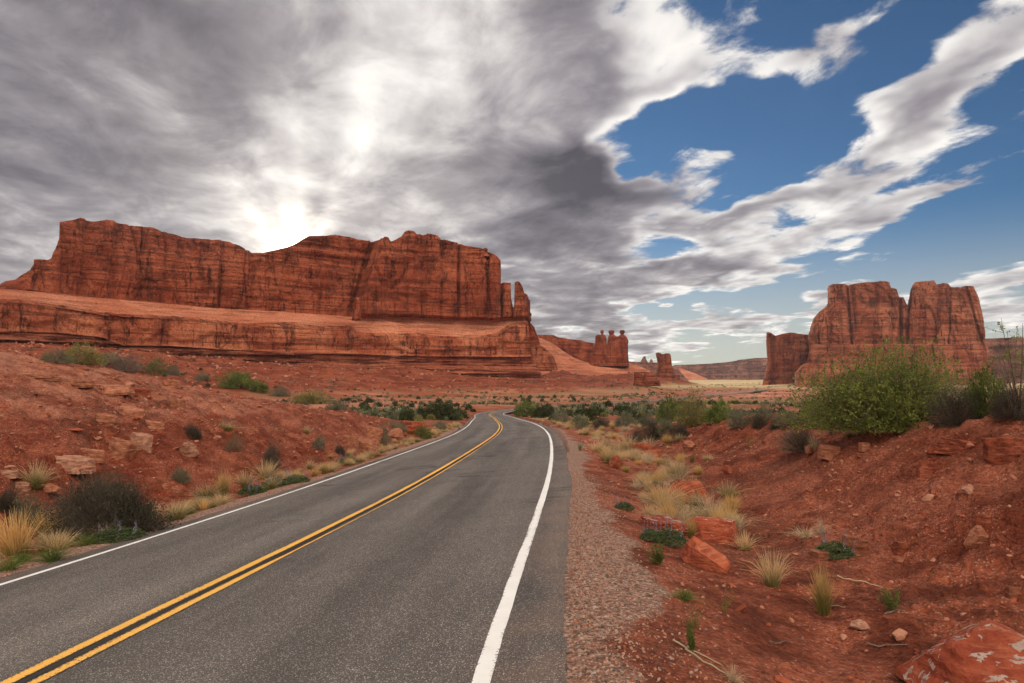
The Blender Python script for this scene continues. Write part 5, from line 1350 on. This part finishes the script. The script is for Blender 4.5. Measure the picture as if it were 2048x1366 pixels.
# ------------------------------------------------------------------ stones
def stone_material(name, base, dark, light, lichen=0.0, scale=6.0):
    m, g, b = new_mat(name)
    tc = g.node('ShaderNodeTexCoord').outputs['Object']; p = geo_pos(g)
    rnd = g.node('ShaderNodeObjectInfo').outputs['Random']
    n1 = g.noise(p, scale, 6, .6); n2 = g.noise(p, scale * 7, 6, .7); st = g.noise(g.map(p, rot=(.5, .2, 0), sc=(.6, .6, 6)), scale, 4, .6)
    c = g.mix(g.step(n1, .36, .64), dark, base); c = g.mix(g.m('MULTIPLY', g.step(st, .5, .66), .6), c, light)
    if lichen:
        nz = g.sep(g.node('ShaderNodeNewGeometry').outputs['Normal'])[2]
        li = g.m('MULTIPLY', g.step(g.noise(g.map(p, rot=(0, 0, .6), sc=(1, 2.2, 1)), scale * .9, 6, .66, .5), .64 - lichen, .66 - lichen), g.step(nz, .25, .6))
        c = g.mix(g.m('MULTIPLY', li, .85), c, (.47, .385, .33))
    c = g.mix(1.0, c, g.mix(rnd, (.80, .78, .76), (1.2, 1.22, 1.24)), 'MULTIPLY')
    c = g.mix(1.0, c, g.mix(n2, (.72, .7, .7), (1.25, 1.28, 1.28)), 'MULTIPLY')
    g.put(b.inputs['Base Color'], c)
    g.put(b.inputs['Normal'], g.bump(g.m('ADD', n2, g.m('MULTIPLY', st, .7)), .7, .25 / scale))
    return m
S_RED = stone_material('red_sandstone', (.40, .10, .045), (.24, .050, .025), (.48, .17, .09))
S_LICH = stone_material('lichen_sandstone', (.40, .09, .042), (.25, .050, .026), (.45, .15, .08), .095)
S_PINK = stone_material('pink_sandstone', (.40, .155, .085), (.25, .080, .042), (.50, .24, .145))
S_GREY = stone_material('pale_sandstone', (.45, .215, .135), (.28, .115, .068), (.54, .32, .215))
S_DARK = stone_material('dark_red_stone', (.28, .070, .034), (.15, .036, .02), (.38, .13, .07))
STONE_LIB = {}
def stone(mat, v, flat, sub=4):
    k = (mat.name, v, flat, sub)
    if k not in STONE_LIB:
        STONE_LIB[k] = rock_mesh('stone', 7000 + v * 13 + int(flat * 100), (1, 1, 1), mat, sub, 16, .055, flat)
    return STONE_LIB[k]
# picture x, y of the foot, width, height, depth/width, sink, material, variant, flatness, turn, tilt, label
ROCKS = [
    (2050, 1428, 330, 150, 1.0, .25, S_LICH, 63, 0, .3, .10, 'large red boulder with white lichen in the bottom right corner'),
    (1334, 1062, 104, 22, .9, .2, S_LICH, 2, .5, .1, .10, 'left flat red slab with white lichen beside the gravel'),
    (1436, 1086, 92, 46, .7, .2, S_LICH, 3, .6, -.2, -.04, 'right thick red slab of the touching pair'),
    (1424, 1140, 112, 34, .55, .1, S_RED, 4, .3, -.45, .52, 'wedge shaped red slab leaning out of the soil'),
    (1378, 1008, 80, 46, .9, .25, S_RED, 5, 0, .4, .05, 'rounded red boulder behind the pale grass'),
    (1358, 978, 30, 20, .9, .2, S_DARK, 6, 0, .2, 0, 'small dark stone left above the rounded red boulder'),
    (1236, 938, 34, 26, .9, .2, S_DARK, 7, 0, .9, .1, 'small dark red boulder in straw grass beside the shoulder'),
    (1285, 906, 52, 18, .9, .3, S_RED, 8, .5, .2, 0, 'low red rock hump in the right grass belt'),
    (1308, 912, 40, 12, .9, .3, S_RED, 9, .5, .5, 0, 'second low red hump right of the first in the grass belt'),
    (1200, 884, 26, 7, .8, .2, S_GREY, 10, .4, .2, 0, 'pale flat stone in the straw by the shoulder'),
    (1380, 900, 30, 20, .9, .2, S_PINK, 11, 0, 1.2, 0, 'grey-red stone at the top of the smooth slope'),
    (1720, 1260, 38, 20, .8, .15, S_GREY, 12, 0, .2, 0, 'round pinkish stone lying alone near the golden tuft'),
    (1712, 1112, 62, 34, .8, .2, S_PINK, 13, .6, .3, .1, 'pinkish stone behind the lupine on the right slope'),
    (1642, 1118, 40, 14, .8, .2, S_PINK, 14, .5, .1, 0, 'flat brown stone left of the lupine on the right slope'),
    (1802, 1104, 40, 18, .8, .25, S_DARK, 15, .5, .7, .1, 'dark stone right of the pinkish one on the slope'),
    (1800, 1126, 18, 12, .9, .2, S_PINK, 16, 0, .2, 0, 'little pale chip below the dark stone on the slope'),
    (1918, 894, 70, 20, .8, .2, S_DARK, 17, .35, .1, .1, 'dark flat slab on the right mound'),
    (1888, 906, 54, 14, .8, .25, S_DARK, 18, .35, .3, 0, 'lower dark slab left of the flat one on the mound'),
    (2025, 915, 100, 36, .8, .2, S_DARK, 19, .4, .2, -.08, 'jutting dark ledge at the right picture edge'),
    (1860, 945, 44, 22, .8, .25, S_DARK, 20, .5, .8, .1, 'broken dark stone below the slabs on the mound'),
    (1662, 912, 44, 22, .8, .2, S_PINK, 21, .5, .3, .1, 'pink stone on the mound right of the dead sagebrush'),
    (1732, 900, 30, 14, .8, .2, S_PINK, 22, .5, .6, 0, 'small pink stone on the mound above the slope'),
    (1622, 908, 24, 16, .9, .2, S_PINK, 23, 0, .3, 0, 'stone tucked under the dead sagebrush'),
    (1458, 950, 28, 16, .9, .2, S_DARK, 24, 0, .3, 0, 'dark stone at the edge between smooth and rough red slope'),
    (1960, 1085, 40, 36, .8, .3, S_PINK, 25, 0, .3, .3, 'upright pinkish stone on the steep right slope'),
    (1940, 985, 24, 16, .8, .2, S_GREY, 26, 0, .3, 0, 'pale stone high on the right slope'),
    (1975, 1050, 34, 20, .8, .3, S_DARK, 27, .5, .3, 0, 'dark ledge stone above the upright pinkish one'),
    (2030, 1190, 30, 14, .8, .2, S_PINK, 28, .5, .3, 0, 'pink pebble cluster stone near the right edge'),
    (140, 934, 96, 24, .7, .2, S_GREY, 29, .35, .15, .05, 'big flat pale boulder on the left bank above the dark bush'),
    (238, 908, 62, 34, .8, .2, S_PINK, 30, .5, .6, .25, 'left pinkish block of the pair in the middle of the left bank'),
    (277, 894, 52, 34, .8, .2, S_GREY, 31, .6, .3, .1, 'right pale block of the pair in the middle of the left bank'),
    (374, 906, 46, 28, .9, .2, S_GREY, 32, 0, .2, 0, 'round pale boulder right of the block pair on the bank'),
    (180, 915, 50, 18, .8, .25, S_PINK, 33, .45, .5, .1, 'stone behind the big flat pale boulder'),
    (100, 960, 40, 24, .9, .2, S_PINK, 34, 0, .2, 0, 'stone right of two near the left verge'),
    (72, 960, 34, 22, .9, .2, S_PINK, 35, 0, .8, 0, 'stone left of two near the left verge'),
    (45, 972, 44, 14, .8, .2, S_GREY, 36, .4, .1, 0, 'flat pale slab stone near the left picture edge'),
    (100, 990, 38, 22, .9, .2, S_PINK, 37, 0, .4, 0, 'stone at the left end of the big dark bush'),
    (15, 950, 40, 12, .8, .2, S_GREY, 38, .4, .4, 0, 'flat stone at the left edge above the verge'),
    (305, 856, 44, 16, .8, .25, S_PINK, 39, .4, .4, .15, 'pink ledge stone above the block pair'),
    (318, 874, 30, 16, .8, .2, S_DARK, 40, .5, .9, .3, 'dark tilted stone right of the block pair'),
    (352, 816, 34, 16, .8, .25, S_PINK, 41, .4, .4, .2, 'pink slab high on the left bank'),
    (255, 830, 70, 18, .8, .3, S_PINK, 42, .3, .2, .25, 'long pink slab lying down the left bank'),
    (205, 845, 60, 16, .8, .3, S_PINK, 43, .3, .5, .2, 'lower pink slab on the left bank beside the long one'),
    (210, 778, 110, 12, .9, .3, S_PINK, 44, .28, .1, .03, 'broad pale ledge near the top of the left bank'),
    (145, 768, 90, 10, .9, .3, S_PINK, 45, .28, .3, .03, 'pale ledge left of the broad one near the bank top'),
    (268, 786, 60, 12, .9, .3, S_DARK, 46, .3, .6, .05, 'dark broken ledge right of the broad pale one'),
    (75, 756, 90, 9, .9, .3, S_PINK, 47, .26, .1, .02, 'thin ledge at the bank top near the left edge'),
    (340, 772, 40, 14, .9, .25, S_PINK, 48, .5, .2, 0, 'small boulder on the bank top below the yellow-green bush'),
    (425, 838, 30, 14, .8, .2, S_DARK, 49, .4, .7, .2, 'dark stone on the red bank above the round dark bush'),
    (432, 880, 20, 10, .8, .2, S_PINK, 50, 0, .3, 0, 'small pink stone between round dark and rusty bushes'),
    (730, 906, 60, 30, .9, .2, S_PINK, 51, 0, .3, .1, 'big pink boulder at the bank foot beside the road'),
    (700, 898, 40, 26, .9, .2, S_PINK, 52, .6, .9, .1, 'pink block left of the big pink boulder'),
    (792, 880, 34, 22, .9, .2, S_PINK, 53, 0, .3, .1, 'pink stone right of the grey bush near the road'),
    (745, 880, 40, 22, .9, .2, S_PINK, 54, .5, .4, .1, 'pink block above the big pink boulder'),
    (820, 862, 60, 20, .9, .3, S_RED, 55, .5, .2, 0, 'red rock hump above the road near the bank end'),
    (600, 905, 24, 12, .9, .2, S_DARK, 56, .5, .2, .2, 'dark stone on the red bank right of the upright dark bush'),
    (350, 986, 30, 12, .8, .2, S_PINK, 57, .5, .3, .1, 'pink stone right of the big dark bush'),
    (330, 978, 18, 12, .8, .2, S_PINK, 58, 0, .3, .1, 'small stone behind the right end of the big dark bush'),
]
def build_rocks():
    G = ground_px([(r[0], min(r[1], 1440)) for r in ROCKS])
    # flat slabs lie half buried
    for (px, py, w, h, dr, sink, mat, v, flat, turn, tilt, lab), P in zip(ROCKS, G):
        d = P[1]; sink = min(sink + (.2 if flat and flat < .5 else .08), .5); q_ = .84 if px < 640 and py < 1000 else 1.0; w, h = w * q_, h * q_; sx = w * d / F / 2
        sz = h * d / F / 2 / (1 - sink); hh = sz
        me = stone(mat, v, flat, 4 if w > 60 else 3)
        o = obj('boulder' if w > 45 else 'stone', me, loc=(P[0], P[1] + sx * dr * .4, float(ground_z(np.array([P[0]]), np.array([P[1] + sx * dr * .4]))[0]) + hh * (1 - 2 * sink)), rot=(tilt * .5, tilt, turn), sc=(sx, sx * dr, sz))
        tag(o, lab, 'rock')
def scatter_stuff(name, P, size, mats, label, seed, sub=0, flat=(.45, .9), nproto=10):
    rg = np.random.default_rng(seed)
    D, Fc = ico(sub)
    protos = []
    for i in range(nproto):
        N = unit(rg.normal(size=(9, 3))); h = rg.uniform(.55, .95, 9); dp = D @ N.T
        r = np.minimum(np.min(np.where(dp > .05, h / np.maximum(dp, .05), 9), axis=1), 1.1)
        protos.append(D * r[:, None] * rg.uniform(.9, 1.1, (len(D), 1)))
    n = len(P); k = rg.integers(0, nproto, n); a = rg.uniform(0, 6.28, n)
    PR = np.array(protos)[k]
    sc = np.stack([size * rg.uniform(.7, 1.3, n), size * rg.uniform(.6, 1.0, n), size * rg.uniform(*flat, n)], 1)
    V = PR * sc[:, None]
    c, s_ = np.cos(a)[:, None], np.sin(a)[:, None]; t = rg.normal(size=n)[:, None] * .3
    X = V[..., 0] * c - V[..., 1] * s_; Y = V[..., 0] * s_ + V[..., 1] * c; Z = V[..., 2] + X * t
    V = np.stack([X, Y, Z], -1) + P[:, None]; V[..., 2] += (sc[:, 2] * .25)[:, None]
    Fq = (Fc[None] + (np.arange(n) * len(D))[:, None, None]).reshape(-1, 3)
    mi = np.repeat(rg.integers(0, len(mats), n), len(Fc))
    o = obj(name, mesh_data(name, V.reshape(-1, 3), Fq, mats, smooth=False, mat_index=mi)); tag(o, label, kind='stuff')
def chip_mat(name, c):
    m, g, b = new_mat(name)
    p = geo_pos(g); n = g.noise(p, 9, 4, .6); n2 = g.noise(p, 60, 3, .6)
    g.put(b.inputs['Base Color'], g.mix(1.0, g.mix(n, tuple(q * .7 for q in c), tuple(q * 1.3 for q in c)), g.mix(n2, (.8, .8, .8), (1.2, 1.2, 1.2)), 'MULTIPLY'))
    return m
C_MATS = [chip_mat('chip_pink', (.36, .185, .125)), chip_mat('chip_red', (.28, .095, .052)), chip_mat('chip_tan', (.38, .235, .165)), chip_mat('chip_dark', (.15, .085, .062)), chip_mat('chip_pale', (.38, .26, .19))]
T_MATS = [chip_mat('rubble_red', (.33, .085, .042)), chip_mat('rubble_pink', (.37, .145, .085)), chip_mat('rubble_dark', (.21, .052, .027)), chip_mat('rubble_tan', (.42, .19, .115))]
def build_stuff():
    rg = np.random.default_rng(31)
    # gravel of the shoulders
    n = 9500; s = 1.5 + 17 * rg.uniform(0, 1, n) ** 1.6; off = RR + .03 + np.abs(rg.normal(size=n)) * .45
    P = road_point(s, off); s2 = 5 + 30 * rg.uniform(0, 1, 3000) ** 1.3; P2 = road_point(s2, RL - .03 - np.abs(rg.normal(size=3000)) * .35)
    P = np.concatenate([P, P2]); z = ground_z(P[:, 0], P[:, 1]); P3 = np.c_[P, z]
    scatter_stuff('gravel', P3, .0070 + .011 * rg.uniform(0, 1, len(P)) ** 2.2, C_MATS, 'loose gravel covering both road shoulders', 33)
    # rubble on the slopes and the red soil
    n = 20000; s = 1.0 + 36 * rg.uniform(0, 1, n) ** 1.25; off = RR + .7 + rg.uniform(0, 1, n) ** .8 * 13
    P = road_point(s, off); dn = fbm2(P[:, 0] / 2.2, P[:, 1] / 2.2, 3, 141) + .35 * rg.normal(size=n); P = P[dn > .02]
    m = 13000; s = 3 + 46 * rg.uniform(0, 1, m); off = RL - 1.4 - rg.uniform(0, 1, m) * 14
    Q = road_point(s, off); dn = fbm2(Q[:, 0] / 2.0, Q[:, 1] / 2.0, 3, 143) + .35 * rg.normal(size=m); Q = Q[dn > -.02]
    P = np.concatenate([P, Q]); P3 = np.c_[P, ground_z(P[:, 0], P[:, 1])]
    u_ = rg.uniform(0, 1, len(P)); size = (.006 + .022 * u_ ** 3) * (1 + np.hypot(P[:, 0], P[:, 1]) / 16)
    scatter_stuff('rubble', P3, size, T_MATS, 'broken red rubble strewn over the slopes on both sides', 35)
    big = rg.choice(len(P3), 800, replace=False)
    scatter_stuff('loose_stones', P3[big], (.03 + .06 * rg.uniform(0, 1, 800) ** 2.5) * (1 + np.hypot(P3[big, 0], P3[big, 1]) / 40), T_MATS[:3] + T_MATS[:1] + T_MATS[3:], 'fist-sized loose red stones scattered on both slopes', 36, sub=1, flat=(.3, .7))
    # flat broken slabs bedded in the cut bank
    m = 420; s = 4 + 46 * rg.uniform(0, 1, m); off = RL - 3.6 - rg.uniform(0, 1, m) * 9; Q = road_point(s, off); Q = Q[fbm2(Q[:, 0] / 2.4, Q[:, 1] / 2.4, 3, 147) > -.12]
    scatter_stuff('bank_rubble', np.c_[Q, ground_z(Q[:, 0], Q[:, 1]) - .02], .05 + .17 * rg.uniform(0, 1, len(Q)) ** 2.2, [S_PINK, S_DARK, S_RED, S_PINK], 'flat broken slabs bedded in the left cut bank', 38, sub=1, flat=(.16, .42))
    # boulders of the talus below the mesa
    k = rg.integers(20, len(TALUS_LINE), 2600); t = rg.uniform(0, 1, 2600) ** 1.2 * 120
    A = TALUS_LINE[k]; d = unit(-A[:, :2] + rg.normal(size=(2600, 2)) * 60)
    P = A[:, :2] + d * t[:, None]; P3 = np.c_[P, ground_z(P[:, 0], P[:, 1])]
    scatter_stuff('talus_boulders', P3, .35 + 1.5 * rg.uniform(0, 1, 2600) ** 4, T_MATS, 'fallen blocks littering the talus below the big mesa', 37)
build_rocks()
build_stuff()

# ------------------------------------------------------------------ the air
def build_haze():
    x0, x1, y0, y1, z0, z1 = -3000, 4200, -900, 4000, -40, 190
    V = np.array([(x, y, z) for z in (z0, z1) for y in (y0, y1) for x in (x0, x1)], float)
    Fq = np.array([(0, 2, 3, 1), (4, 5, 7, 6), (0, 1, 5, 4), (2, 6, 7, 3), (0, 4, 6, 2), (1, 3, 7, 5)])
    m = bpy.data.materials.new('haze'); m.use_nodes = True; m.node_tree.nodes.clear(); g = NG(m.node_tree)
    v = g.node('ShaderNodeVolumePrincipled', Color=(.80, .84, .92), Density=4.2e-5, Anisotropy=.2)
    o = g.node('ShaderNodeOutputMaterial'); g.t.links.new(v.outputs[0], o.inputs['Volume'])
    h = mesh_obj('haze', V, Fq, m, smooth=False); tag(h, 'thin pale haze in the valley air', kind='stuff')
build_haze()
